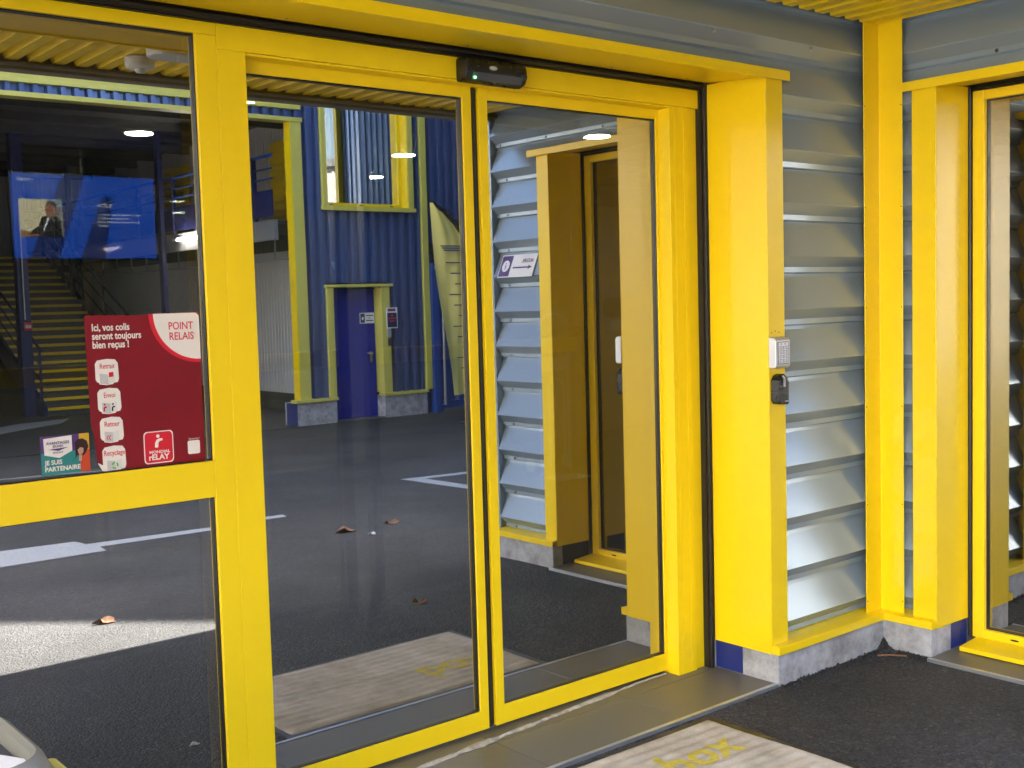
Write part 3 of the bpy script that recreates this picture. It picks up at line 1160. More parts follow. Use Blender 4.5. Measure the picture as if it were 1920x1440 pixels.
edge = [(0.0, 0.015), (0.012, 0.0)]
edge += [(u, 0.004 + 0.008 * rg.random()) for u in (0.2, 0.33, 0.40, 0.47, 0.54)] + [(0.60, 0.0), (0.97, 0.0), (1.0, 0.022)]
edge += [(1.0, 1.0), (0.14, 1.0), (0.05, 0.945), (0.03, 0.75), (0.012, 0.70)]
pshape('sheet', edge, 'poster_red', 0)
pshape('curled_corner', [(0.05, 0.940), (0.15, 0.985), (0.135, 1.005), (0.085, 0.995)], 'print_white', 1)
arc = [(0.585 + 0.40 * (1 - math.cos(a)) * 1.03, 0.33 * math.sin(a)) for a in [R(k) for k in range(0, 91, 6)]]
pshape('red_arc', [(0.545, 0.003)] + [(0.545 + 0.455 * (1 - math.cos(R(k))), 0.335 * math.sin(R(k))) for k in range(6, 91, 6)] + [(1.0, 0.003)], 'print_red', 1)
pshape('white_corner', [(0.585, 0.003)] + [(0.585 + 0.415 * (1 - math.cos(R(k))), 0.312 * math.sin(R(k))) for k in range(6, 91, 6)] + [(1.0, 0.024), (0.97, 0.003)],
       'print_white', 2)


def ptext(body, u, v, size, material, layer=4, align='LEFT', bold=0.0, width=1.0, parent=pos):
    x, z = pxy(u, v)
    return text('lettering', body, size, material, parent, (x, PY - 0.0003 - 0.0003 * layer, z), (1, 0, 0), (0, 0, 1), align, bold, width=width, depth=0.0001)


for k, s in enumerate(('Ici, vos colis', 'seront toujours', 'bien reçus !')):
    ptext(s, 0.055, 0.100 + k * 0.055, 0.0265, 'print_white', bold=0.0007, width=0.80)
ptext('POINT', 0.715, 0.110, 0.0300, 'print_red', width=0.82, bold=0.0003)
ptext('RELAIS', 0.718, 0.178, 0.0300, 'print_red', width=0.82, bold=0.0003)
ptext('°', 0.940, 0.160, 0.014, 'print_red')
for k, s in enumerate(('Retrait', 'Envoi', 'Retour', 'Recyclage')):
    v0 = 0.280 + k * 0.186
    u0 = 0.068 + 0.008 * k
    o_ = pshape('icon', [(u0 + a, v0 + b) for a, b in ((0.02, 0.008), (0.10, 0), (0.17, 0.006), (0.193, 0.03), (0.197, 0.13), (0.185, 0.152), (0.15, 0.155),
                                                      (0.145, 0.163), (0.09, 0.168), (0.03, 0.160), (0.028, 0.150), (0.012, 0.145), (0, 0.13), (0, 0.03))], 'print_white', 2)
    ptext(s, u0 + 0.10, v0 + 0.062, 0.0205, 'print_red', align='CENTER', width=0.72, parent=o_)
    pshape('box_front', [(u0 + a, v0 + b) for a, b in ((0.035, 0.092), (0.105, 0.100), (0.105, 0.166), (0.035, 0.156))], 'print_grey', 3, o_)
    pshape('box_side', [(u0 + a, v0 + b) for a, b in ((0.105, 0.100), (0.158, 0.088), (0.158, 0.148), (0.105, 0.166))], 'white_plastic', 3, o_)
    if k == 0:
        pshape('mark', [(u0 + a, v0 + b) for a, b in ((0.112, 0.088), (0.150, 0.085), (0.150, 0.115), (0.112, 0.118))], 'print_red', 4, o_)
    if k == 1:
        for d, mt in ((0.055, 'print_red'), (0.125, 'print_black')):
            pshape('mark', [(u0 + d + 0.008 * math.cos(a), v0 + 0.105 + 0.006 * math.sin(a)) for a in [R(q) for q in range(0, 360, 45)]], mt, 4, o_)
            pshape('mark', [(u0 + d + a, v0 + b) for a, b in ((-0.012, 0.150), (-0.010, 0.125), (0.004, 0.116), (0.018, 0.120), (0.016, 0.128), (0.002, 0.126), (0, 0.150))], mt, 4, o_)
    if k == 2:
        ptext('«', u0 + 0.045, v0 + 0.150, 0.030, 'print_red', parent=o_)
    if k == 3:
        for q in range(3):
            a0 = R(90 + 120 * q)
            ring = [(u0 + 0.10 + 0.030 * math.cos(a0 + R(t)), v0 + 0.128 - 0.024 * math.sin(a0 + R(t))) for t in (0, 20, 40, 60, 80)]
            ring += [(u0 + 0.10 + 0.016 * math.cos(a0 + R(t)), v0 + 0.128 - 0.013 * math.sin(a0 + R(t))) for t in (80, 60, 40, 20, 0)]
            pshape('mark', ring, 'print_green', 4, o_)
lg = [(u, v) for u, v in rounded(0.448, 0.712, 0.772, 0.985, 0.03)]
lo = pshape('logo', lg, 'print_white', 2)
pshape('logo_field', rounded(0.457, 0.703, 0.779, 0.978, 0.027), 'print_red', 3, lo)
pshape('logo_dot', [(0.575 + 0.015 * math.cos(R(q)), 0.806 + 0.0115 * math.sin(R(q))) for q in range(0, 360, 30)], 'print_white', 4, lo)
pshape('logo_stem', [(0.545, 0.880), (0.548, 0.850), (0.562, 0.830), (0.585, 0.822), (0.615, 0.822), (0.615, 0.836), (0.590, 0.838), (0.578, 0.848), (0.574, 0.880)], 'print_white', 4, lo)
ptext('MONDIAL', 0.492, 0.918, 0.0110, 'print_white', parent=lo, bold=0.0003, width=1.20)
ptext('rELAY', 0.486, 0.960, 0.0215, 'print_white', parent=lo, bold=0.0007, width=1.02)
ptext('Suivez-moi !', 0.852, 0.851, 0.0075, 'print_white', width=0.9)
pshape('code_field', rounded(0.842, 0.955, 0.858, 0.948, 0.014), 'print_white', 2)

stk = thing('sticker', 'small purple and teal partner sticker beside the red poster', 'sticker', (-3.245, PY, 1.074))
SX, SZ, SW, SH = -3.322, 1.080, 0.126, 0.102


def ssh(name, uv, material, layer):
    mm = M().ext([(SX + u * SW, SZ + (1 - v) * SH) for u, v in uv], 'y', PY - 0.0003 - 0.0003 * layer, PY - 0.0003 * layer)
    return obj(name, mm, material, stk)


def stx(body, u, v, size, material, bold=0.0, width=1.0, align='LEFT'):
    return text('lettering', body, size, material, stk, (SX + u * SW, PY - 0.0018, SZ + (1 - v) * SH), (1, 0, 0), (0, 0, 1), align, bold, width=width, depth=0.0001)


ssh('upper_field', [(0, 0), (1, 0), (1, 0.43), (0, 0.43)], 'print_purple', 0)
ssh('lower_field', [(0, 0.4302), (0.80, 0.4302), (0.80, 1), (0, 1)], 'print_teal', 0)
ssh('orange_field', [(0.8003, 0.4302), (1, 0.4302), (1, 1), (0.8003, 1)], 'print_orange', 0)
ssh('ochre_field', [(0.79, 0), (1, 0), (1, 0.43), (0.79, 0.43)], 'print_ochre', 1)
ssh('badge', [(0.06, 0.06), (0.64, 0.02), (0.64, 0.42), (0.37, 0.58), (0.07, 0.48)], 'print_white', 1)
ssh('badge_chevron', [(0.14, 0.345), (0.56, 0.315), (0.36, 0.395)], 'print_purple', 2)
ssh('hair', [(0.70, 0.34), (0.69, 0.22), (0.76, 0.14), (0.86, 0.13), (0.95, 0.20), (0.98, 0.36), (0.92, 0.50), (0.86, 0.58), (0.74, 0.56), (0.62, 0.74), (0.70, 0.60)], 'print_hair', 2)
ssh('face', [(0.75, 0.42), (0.80, 0.36), (0.87, 0.38), (0.87, 0.48), (0.83, 0.56), (0.77, 0.53)], 'print_skin', 3)
ssh('hand', [(0.78, 0.52), (0.84, 0.52), (0.82, 0.72), (0.76, 0.70)], 'print_skin', 3)
stx('AVANTAGES', 0.11, 0.22, 0.0105, 'print_purple', 0.0002, 1.0)
stx('JEUNES', 0.24, 0.30, 0.0085, 'print_purple', 0.0002, 1.0)
stx('2018-2019', 0.235, 0.455, 0.0062, 'print_purple', 0.0001)
stx('JE SUIS', 0.07, 0.735, 0.0165, 'print_white', 0.0005, 0.92)
stx('PARTENAIRE', 0.06, 0.905, 0.0165, 'print_white', 0.0005, 0.98)

# ================================================================== DOOR MAT
dm = thing('door_mat', 'worn beige ribbed door mat with yellow lettering before the sliding door', 'mat', (-1.78, -0.37, -0.012))
m = M()
NX, NY = 60, 150
X0, X1, Y0, Y1 = -2.36, -1.19, -0.705, -0.060


def mat_z(x, y):
    w = 0.5 + 0.5 * math.sin((y + 0.010 * math.sin(x * 5 + 1)) * 2 * math.pi / 0.052 + 0.5 * math.sin(x * 3.1))
    e = min(1, (x - X0) / 0.012, (X1 - x) / 0.012, (y - Y0) / 0.012, (Y1 - y) / 0.012)
    return -0.0115 + max(0.0015, e * (0.0075 + 0.0028 * w))


vs, fs = [], []
for i in range(NX + 1):
    for j in range(NY + 1):
        x, y = X0 + (X1 - X0) * i / NX, Y0 + (Y1 - Y0) * j / NY
        vs.append((x + 0.006 * math.sin(y * 9), y + 0.004 * math.sin(x * 6), mat_z(x, y)))
for i in range(NX):
    for j in range(NY):
        a = i * (NY + 1) + j
        fs.append((a, a + NY + 1, a + NY + 2, a + 1))
m.add(vs, fs)
obj('pile', m, 'mat_fabric', dm, smooth=True)
m = M().box(-2.385, -1.170, -0.722, -0.044, -0.0118, -0.0085)
obj('rubber_border', m, 'black_rubber', dm)
tx = text('lettering', 'box', 0.215, 'mat_yellow', dm, (-1.655, -0.345, 0.0), (1, 0.05, 0), (0, 1, 0), 'LEFT', 0.006, 0.18, depth=0.0)
bmx = bmesh.new()
bmx.from_mesh(tx.data)
for it in range(3):
    bmesh.ops.subdivide_edges(bmx, edges=[e for e in bmx.edges if e.calc_length() > 0.012], cuts=1)
    bmesh.ops.triangulate(bmx, faces=bmx.faces)
for v in bmx.verts:
    w = v.co + dm.location
    v.co.z = mat_z(w.x, w.y) + 0.0012 - dm.location.z
bmx.to_mesh(tx.data)
bmx.free()

# ================================================================== BIN
bn = thing('bin', 'beige grey plastic bin with a white paper notice in its lid', 'bin', (-3.80, -0.70, -0.012))


def ring(cx, cy, hx, hy, r, z, n=6):
    return [(x, y, z) for x, y in rounded(cx - hx, cx + hx, cy - hy, cy + hy, r, n)]


m = M()
cx, cy = -3.843, -0.655
levels = [(0.135, 0.155, 0.06, -0.012), (0.155, 0.175, 0.08, 0.60), (0.158, 0.178, 0.08, 0.67)]
rings = [ring(cx, cy, a, b, r, z) for a, b, r, z in levels]
n = len(rings[0])
for q in rings:
    m.v += q
for i in range(len(rings) - 1):
    for k in range(n):
        m.f.append((i * n + k, i * n + (k + 1) % n, (i + 1) * n + (k + 1) % n, (i + 1) * n + k))
        m.mi.append(0)
m.f.append(tuple(range(n))[::-1])
m.mi.append(0)
obj('body', m, 'bin_grey', bn, smooth=True)
m = M()
levels = [(0.172, 0.192, 0.09, 0.705), (0.176, 0.196, 0.095, 0.69), (0.170, 0.190, 0.09, 0.735), (0.158, 0.178, 0.085, 0.762), (0.146, 0.166, 0.075, 0.772),
          (0.136, 0.156, 0.065, 0.766), (0.130, 0.150, 0.060, 0.740)]
rings = [ring(cx, cy, a, b, r, z) for a, b, r, z in levels]
m.v = [v for q in rings for v in q]
for i in range(len(rings) - 1):
    for k in range(n):
        m.f.append((i * n + k, i * n + (k + 1) % n, (i + 1) * n + (k + 1) % n, (i + 1) * n + k))
        m.mi.append(0)
obj('rim', m, 'bin_grey', bn, smooth=True)
m = M().ext(rounded(cx - 0.131, cx + 0.131, cy - 0.151, cy + 0.151, 0.06), 'z', 0.722, 0.740)
obj('inner_tray', m, 'bin_dark', bn)
pa = M()
c_, s_ = math.cos(R(28)), math.sin(R(28))
pp = [(cx + 0.005 + u * c_ - v * s_, cy - 0.02 + u * s_ + v * c_) for u, v in ((-0.10, -0.14), (0.085, -0.14), (0.085, 0.115), (-0.10, 0.115))]
pa.ext(pp, 'z', 0.7485, 0.7495)
paper = obj('paper_notice', pa, 'white_paper', bn)
text('lettering', 'O', 0.05, 'print_navy', paper, (cx + 0.03, cy - 0.03, 0.75), (c_, s_, 0), (-s_, c_, 0), 'CENTER', depth=0.0002)
m = M().tube([(cx + 0.183, cy - 0.18, 0.68), (cx + 0.196, cy - 0.12, 0.705), (cx + 0.196, cy - 0.02, 0.705), (cx + 0.178, cy + 0.05, 0.68)], 0.010, 8)
obj('lid_clip', m, 'yellow_pale', bn, smooth=True)

# ================================================================== LEAVES AND LITTER
def dry_leaf(name, x, y, s, rot, label, material='leaf_brown', curl=0.5, cat='leaf', group=None):
    mm = M()
    nn = 14
    pts = []
    for k in range(nn):
        a = 2 * math.pi * k / nn
        rr = s * (0.55 + 0.45 * abs(math.cos(2.5 * a))) * (1 + 0.15 * math.sin(3 * a))
        pts.append((rr * math.cos(a + rot), 0.6 * rr * math.sin(a + rot), 0.004 + curl * s * (abs(math.sin(a)) ** 2) * (0.6 + 0.4 * math.cos(a * 3))))
    gz = ground_z(y)
    top = [(x + a, y + b, gz + c) for a, b, c in pts] + [(x, y, gz + 0.006)]
    bot = [(x + a, y + b, gz + max(0.001, c - 0.0025)) for a, b, c in pts] + [(x, y, gz + 0.001)]
    fs = [(k, (k + 1) % nn, nn) for k in range(nn)] + [(nn + 1 + (k + 1) % nn, nn + 1 + k, 2 * nn + 1) for k in range(nn)]
    fs += [(k, nn + 1 + k, nn + 1 + (k + 1) % nn, (k + 1) % nn) for k in range(nn)]
    mm.add(top + bot, fs)
    return tag(obj(name, mm, material), label, cat, group)


dry_leaf('dry_leaf', -0.17, -3.27, 0.085, 0.3, 'large curled brown dry leaf on the yard beside a white scrap', group='dry leaves on the asphalt')
dry_leaf('dry_leaf', 0.22, -3.29, 0.06, 1.2, 'small flat brown leaf lying behind the white scrap', group='dry leaves on the asphalt')
dry_leaf('dry_leaf', -1.00, -1.22, 0.045, 2.2, 'small folded brown leaf lying near the door mat', curl=0.9, group='dry leaves on the asphalt')
dry_leaf('dry_leaf', -2.27, -2.20, 0.06, 0.7, 'brown leaf at the edge of the sunlit strip', group='dry leaves on the asphalt')
dry_leaf('paper_scrap', -0.11, -3.03, 0.030, 0.9, 'small crumpled white scrap beside the large dry leaf', 'litter_white', 0.7, 'litter')
dry_leaf('paper_scrap', -2.65, -0.34, 0.020, 0.2, 'tiny pale scrap on the asphalt before the side window', 'litter_white', 0.5, 'litter')
mm = M().tube([(-0.155, -0.080, -0.002), (-0.115, -0.120, 0.0), (-0.075, -0.165, -0.003)], 0.0035, 6)
tag(obj('twig', mm, 'leaf_brown'), 'thin brown twig lying on the grit in the corner', 'twig')

# ================================================================== RECEPTION SIGN ON THE SIDE WALL
rs = thing('reception_sign', 'white reception sign with arrow and purple square on ribbed side wall', 'sign', (0.0, -1.60, 1.63))
# lies on the sloping face of one course: from (x 0.075, z 1.77) to (x 0.005, z 1.645)
k = 3
zr = RZ - k * MOD
top_, bot_ = Vector((0.010 + DEP - 0.004, 0, zr - 0.0815 + MOD)), Vector((0.010, 0, zr))
dn = (bot_ - top_).normalized()
nr = Vector((dn.z, 0, -dn.x))
if nr.x > 0:
    nr = -nr
org = top_ + dn * 0.002 + nr * 0.004


def sgn(y, d, off):
    q = org + dn * d + nr * off
    return (q.x, y, q.z)


def sign_quad(name, pts, o0_, o1_, material):
    mm = M()
    n_ = len(pts)
    mm.add([sgn(y, d, o0_) for y, d in pts] + [sgn(y, d, o1_) for y, d in pts],
           [tuple(range(n_)), tuple(range(n_, 2 * n_))[::-1]] + [(i, (i + 1) % n_, n_ + (i + 1) % n_, n_ + i) for i in range(n_)])
    return obj(name, mm, material, rs)


sign_quad('board', [(-1.755, 0.0), (-1.445, 0.0), (-1.445, 0.140), (-1.755, 0.140)], 0.0, 0.004, 'white_paper')
sign_quad('purple_square', [(-1.750, 0.006), (-1.655, 0.006), (-1.655, 0.134), (-1.750, 0.134)], 0.0041, 0.0046, 'print_purple')
sign_quad('info_disc', [(-1.7025 + 0.032 * math.cos(R(a)), 0.07 + 0.036 * math.sin(R(a))) for a in range(0, 360, 20)], 0.0047, 0.0052, 'white_paper')
sign_quad('arrow', [(-1.635, 0.078), (-1.500, 0.078), (-1.500, 0.070), (-1.465, 0.0825), (-1.500, 0.095), (-1.500, 0.087), (-1.635, 0.087)], 0.0041, 0.0046, 'print_purple')
q = org + dn * 0.052 + nr * 0.0048
text('lettering', 'ACCUEIL', 0.031, 'print_purple', rs, (q.x, -1.468, q.z), (0, -1, 0), -dn, 'LEFT', 0.0004, width=0.8)
q = org + dn * 0.090 + nr * 0.0055
text('lettering', 'i', 0.06, 'print_purple', rs, (q.x, -1.7025, q.z), (0, -1, 0), -dn, 'CENTER', 0.0006)

# ================================================================== ROOM BEHIND THE GLASS
def struct(name, mm, material, label=None):
    o_ = obj(name, mm, material)
    o_['kind'] = 'structure'
    if label:
        o_['label'] = label
    return o_


struct('room_floor', M().box(-4.6, 6.2, 0.56, 6.6, -0.05, 0.0).box(0.40, 6.2, -1.75, 0.56, -0.05, 0.0), 'dark_floor')
cl = struct('room_ceiling', M().box(-4.6, 6.2, 0.46, 6.6, 2.52, 2.55).box(0.38, 6.2, -1.75, 0.46, 2.52, 2.55), 'room_ceiling')
for i in range(18):
    obj('grid_bar', M().box(-4.6 + 0.6 * i, -4.576 + 0.6 * i, 0.47, 6.6, 2.515, 2.5195), 'room_grid', cl)
for i in range(10):
    obj('grid_bar', M().box(-4.6, 6.2, 0.65 + 0.6 * i, 0.674 + 0.6 * i, 2.5155, 2.5190), 'room_grid', cl)
struct('room_wall', M().box(-4.6, 6.2, 6.6, 6.7, 0, 2.55), 'room_wall')
struct('room_wall', M().box(6.15, 6.2, -1.75, 6.6, 0, 2.515), 'room_wall')
struct('room_wall', M().box(-4.6, -4.55, 0.46, 6.6, 0, 2.515), 'room_wall')
struct('room_wall', M().box(0.38, 6.15, -1.75, -1.70, 0, 2.515), 'room_wall')
struct('room_wall', M().box(-4.2, -0.74, 0.45, 0.46, 2.30, 2.75).box(-0.74, 0.36, 0.31, 0.44, 0, 2.70).box(0.30, 0.37, -0.24, 0.31, 0.0, 2.62).box(0.30, 0.37, -1.80, -1.305, 0.0, 2.62)
       .box(0.30, 0.37, -1.30, -0.245, 2.365, 2.62).box(-6.4, -4.21, 0.31, 0.45, 0, 2.7), 'room_wall')
DL = [(-1.65, 3.66), (0.23, 3.78), (0.78, 5.00), (0.79, 2.48), (-1.64, 2.40)]
for i, (x, y) in enumerate(DL):
    d = thing('downlight', ['round lit downlight in the room ceiling above the television', 'round lit downlight in the ceiling above the open room floor'][i > 0], 'downlight',
              (x, y, 2.50), 'lit downlights in the room ceiling')
    mm = M().lathe([(0.085, 0.0), (0.095, 0.008), (0.095, 0.0145)], (x, y, 2.4998), 24)
    obj('ring', mm, 'white_plastic', d, smooth=True)
    mm = M().lathe([(0.076, 0.0), (0.078, 0.004)], (x, y, 2.4955), 24)
    obj('diffuser', mm, 'lamp', d)

tv = thing('television', 'wall television showing a blue news page behind the left pane', 'television', (-1.67, 4.55, 1.83))
TX0, TX1, TZ0, TZ1, TY = -2.112, -1.230, 1.838, 2.345, 4.5
obj('casing', M().box(TX0 - 0.012, TX1 + 0.012, TY, TY + 0.05, TZ0 - 0.014, TZ1 + 0.012), 'black_plastic', tv, 0.003)
obj('pole', M().tube([(-1.67, 4.56, 2.1), (-1.67, 4.56, 2.514)], 0.02, 10), 'black_plastic', tv, smooth=True)


def tvq(name, uv, material, layer):
    mm = M().ext([(TX0 + u * (TX1 - TX0), TZ0 + (1 - v) * (TZ1 - TZ0)) for u, v in uv], 'y', TY - 0.001 - 0.0006 * layer, TY - 0.0006 * layer)
    return obj(name, mm, material, tv)


def tvt(body, u, v, size):
    return text('lettering', body, size, 'screen_white', tv, (TX0 + u * (TX1 - TX0), TY - 0.004, TZ0 + (1 - v) * (TZ1 - TZ0)), (1, 0, 0), (0, 0, 1), depth=0.0002)


tvq('screen', [(0, 0), (1, 0), (1, 1), (0, 1)], 'screen_blue', 0)
tvq('screen_ray', [(0.1, 1), (0.35, 0), (0.5, 0), (0.3, 1)], 'screen_dark', 1)
tvq('screen_ray', [(0.45, 1), (0.62, 0.25), (0.70, 0.25), (0.62, 1)], 'screen_dark', 1)
tvq('photo', [(0.045, 0.30), (0.335, 0.30), (0.335, 0.75), (0.045, 0.75)], 'screen_cream', 1)
tvq('photo_table', [(0.045, 0.66), (0.12, 0.69), (0.12, 0.75), (0.045, 0.75)], 'screen_ochre', 2)
tvq('photo_window', [(0.24, 0.30), (0.335, 0.30), (0.335, 0.40), (0.24, 0.36)], 'screen_sky', 2)
tvq('photo_suit', [(0.11, 0.74), (0.12, 0.68), (0.17, 0.62), (0.19, 0.52), (0.225, 0.49), (0.275, 0.48), (0.325, 0.55), (0.330, 0.75), (0.12, 0.75)], 'screen_black', 3)
tvq('photo_head', [(0.22, 0.45), (0.218, 0.38), (0.235, 0.34), (0.27, 0.335), (0.295, 0.37), (0.293, 0.45), (0.275, 0.51), (0.24, 0.51)], 'screen_skin', 4)
tvq('photo_hair', [(0.222, 0.38), (0.235, 0.325), (0.27, 0.315), (0.298, 0.35), (0.297, 0.41), (0.285, 0.37), (0.25, 0.35)], 'screen_black', 5)
tvq('photo_shirt', [(0.235, 0.51), (0.245, 0.52), (0.205, 0.68), (0.200, 0.67)], 'screen_white', 4)
tvq('photo_hand', [(0.115, 0.725), (0.14, 0.705), (0.17, 0.72), (0.16, 0.74), (0.12, 0.742)], 'screen_skin', 4)
tvt('23/03/2021', 0.04, 0.085, 0.022)
tvt('ACTUS', 0.58, 0.375, 0.030)
for i, s in enumerate(('Vaccination contre le Covid-19 : le maire', 'de Valenciennes va proposer à', 'Emmanuel Macron un "vaccidrive" et des', '"vaccibox"')):
    tvt(s, 0.58, 0.475 + 0.045 * i, 0.0165)

# inner glazed partition
ip = thing('inner_partition', 'yellow framed inner glass partition seen faintly through the doors', 'partition', (-1.2, 2.2, 0))
for x0, x1 in ((-4.5, -4.44), (-3.30, -3.24), (-1.30, -1.24), (-1.13, -1.08)):
    obj('post', M().box(x0, x1, 2.18, 2.24, 0, 2.46), 'beam_paint', ip, 0.002)
obj('head_rail', M().box(-4.5, 0.36, 2.179, 2.241, 2.4605, 2.514), 'yellow_frame', ip)
for x0, x1 in ((-4.4395, -3.3005), (-3.2395, -1.3005), (-1.0795, 0.2995)):
    obj('mid_rail', M().box(x0, x1, 2.181, 2.239, 1.20, 1.28), 'yellow_frame', ip)
    obj('glass_pane', M().box(x0, x1, 2.207, 2.213, 0.0, 1.1995), 'clear_glass', ip)
    obj('glass_pane', M().box(x0, x1, 2.207, 2.213, 1.2805, 2.46), 'clear_glass', ip)

wp = thing('wall_panel', 'dark wall panel above a white switch plate inside the room', 'panel', (4.95, 6.58, 1.1))
obj('board', M().box(4.81, 5.10, 6.58, 6.599, 1.28, 1.50), 'dark_brown', wp)
obj('switch_plate', M().box(4.93, 5.09, 6.585, 6.599, 1.13, 1.245), 'print_grey', wp, 0.004)
# hand truck
ht = thing('hand_truck', 'folding hand truck with tube frame standing inside behind the right leaf', 'hand truck', (2.2, 4.5, 0))
hx0, hx1, hy = 2.05, 2.36, 4.52
loop = [(hx0, hy, 0.05), (hx0, hy, 1.28)]
loop += [((hx0 + hx1) / 2 - 0.155 * math.cos(R(a)), hy, 1.28 + 0.10 * math.sin(R(a))) for a in range(15, 180, 15)]
loop += [(hx1, hy, 1.28), (hx1, hy, 0.05)]
obj('frame', M().tube(loop, 0.013, 8), 'truck_metal', ht, smooth=True)
loop = [(2.12, hy - 0.02, 0.10), (2.12, hy - 0.02, 0.75)] + [(2.205 - 0.085 * math.cos(R(a)), hy - 0.02, 0.75 + 0.085 * math.sin(R(a))) for a in range(20, 180, 20)]
loop += [(2.29, hy - 0.02, 0.75), (2.29, hy - 0.02, 0.10)]
obj('inner_hoop', M().tube(loop, 0.010, 8), 'truck_metal', ht, smooth=True)
obj('cross_plate', M().box(hx0, hx1, hy - 0.012, hy + 0.012, 0.90, 1.02), 'truck_metal', ht)
obj('cross_plate', M().box(hx0, hx1, hy - 0.012, hy + 0.012, 1.15, 1.19), 'truck_metal', ht)
obj('handle', M().tube([(hx0 + 0.02, hy, 1.17), (hx0 + 0.12, hy - 0.12, 1.25), (hx1 + 0.08, hy - 0.14, 1.26), (hx1 + 0.10, hy - 0.05, 1.22), (hx1, hy, 1.15)], 0.014, 8), 'black_plastic', ht, smooth=True)
obj('toe_plate', M().box(hx0 - 0.02, hx1 + 0.02, hy - 0.26, hy - 0.02, 0.008, 0.018), 'truck_metal', ht)
for wx in (hx0 - 0.05, hx1 + 0.05):
    w = obj('wheel', M().lathe([(0.03, -0.02), (0.105, -0.02), (0.115, -0.008), (0.115, 0.008), (0.105, 0.02), (0.03, 0.02)], (wx, hy + 0.08, 0.116), 20, 'x'), 'black_rubber', ht, smooth=True)
    obj('rim', M().lathe([(0.01, -0.022), (0.06, -0.022), (0.06, 0.022), (0.01, 0.022)], (wx, hy + 0.08, 0.116), 16, 'x'), 'truck_metal', w)

# ================================================================== BUILDING ACROSS THE YARD (image-fitted coordinates, see yard())
Y = yard
O = -9.35
hall = thing('storage_building', 'blue ribbed storage building across the yard with yellow trimmed openings', 'building', Y((2.0, -10.0, 0)))


def vclad(x0, x1, z0, z1, y=O, parent=hall, name='cladding_sheet', material='blue_cladding', mod=0.147, dep=0.055):
    nsheet = max(1, round((x1 - x0) / 1.03))
    w = (x1 - x0) / nsheet
    for s in range(nsheet):
        a0 = x0 + s * w
        nr_ = max(1, round(w / mod))
        md = w / nr_
        line = []
        for i in range(nr_):
            a = a0 + i * md
            line += [(a, y - dep), (a + md * 0.46, y - dep), (a + md * 0.56, y), (a + md * 0.90, y)]
        line.append((a0 + w, y - dep))
        prof = line + [(a0 + w, y - dep - 0.03), (a0, y - dep - 0.03)]
        obj(name, M(Y).ext(prof, 'z', z0, z1), material, parent)


vclad(3.06, 3.35, 0.33, 7.0)
vclad(3.35, 4.30, 1.79, 2.715)
vclad(4.30, 4.75, 0.33, 2.715)
vclad(4.75, 4.86, 0.33, 7.0)
vclad(3.35, 4.75, 4.80, 7.0)
vclad(-8.0, 3.06, 3.84, 3.935)
vclad(-8.0, 3.06, 4.035, 7.0)
vclad(-8.0, -3.2, 0.33, 3.84)
vclad(4.95, 9.5, 0.0, 2.3, y=-11.8)
vclad(4.957, 9.5, 2.30, 7.0)
obj('upper_floor_slab', M(Y).box(4.957, 9.5, -11.8, O - 0.09, 2.30, 2.42), 'navy_steel', hall)
obj('hall_wall', M(Y).box(3.06, 4.86, -9.75, -9.60, 0.0, 7.0).box(-8, -3.2, -9.75, -9.60, 0, 7.0).box(-3.2, 3.06, -9.75, -9.42, 3.84, 7.0).box(4.90, 9.5, -12.2, -11.9, 0, 7.0)
    .box(4.86, 4.93, -11.9, -9.36, 0, 7.0), 'navy_steel', hall)
obj('hall_roof', M(Y).box(-8.0, 9.5, -20.5, -8.55, 7.0, 7.12), 'beam_paint', hall)  # roof with a deep unseen eave added to shade the ground below
yb = lambda x0, x1, y0, y1, z0, z1: M(Y).box(x0, x1, y0, y1, z0, z1)
# opening trims
obj('lintel_trim', yb(-3.3, 3.09, O - 0.15, O + 0.03, 3.785, 3.838), 'yellow_pale', hall, 0.003)
obj('lintel_trim', yb(-3.3, 3.075, O - 0.05, O + 0.025, 3.937, 4.033), 'yellow_pale', hall, 0.003)
obj('jamb_trim', yb(2.92, 3.07, O - 0.02, O + 0.02, 0.333, 3.783), 'yellow_pale', hall, 0.003)
obj('jamb_reveal', yb(2.910, 2.919, O - 0.13, O + 0.019, 0.333, 3.783), 'yellow_sheet', hall)
obj('jamb_trim', yb(-3.30, -3.10, O - 0.02, O + 0.02, 0.333, 3.783), 'yellow_pale', hall, 0.003)
obj('sill_flashing', yb(2.84, 3.45, O - 0.10, O + 0.05, 0.292, 0.330), 'yellow_pale', hall, 0.002)
obj('sill_flashing', yb(4.165, 4.87, O - 0.10, O + 0.05, 0.292, 0.330), 'yellow_pale', hall, 0.002)
obj('concrete_plinth', yb(2.862, 3.437, O - 0.30, O + 0.025, -0.05, 0.291), 'concrete', hall, 0.004)
obj('concrete_plinth', yb(4.175, 4.865, O - 0.30, O + 0.025, -0.05, 0.291), 'concrete', hall, 0.004)
obj('concrete_plinth', yb(-8.0, -3.1, O - 0.30, O + 0.025, -0.05, 0.291), 'concrete', hall, 0.004)
obj('painted_patch', yb(2.857, 2.8615, O - 0.25, O + 0.024, 0.0, 0.290), 'blue_paint', hall)
obj('end_post', yb(4.86, 4.955, O - 0.06, O + 0.035, 0.332, 7.0), 'yellow_pale', hall, 0.003)
obj('gutter_line', yb(-3.3, 2.9, O + 0.03, O + 0.05, -0.02, 0.006), 'dark_floor', hall)
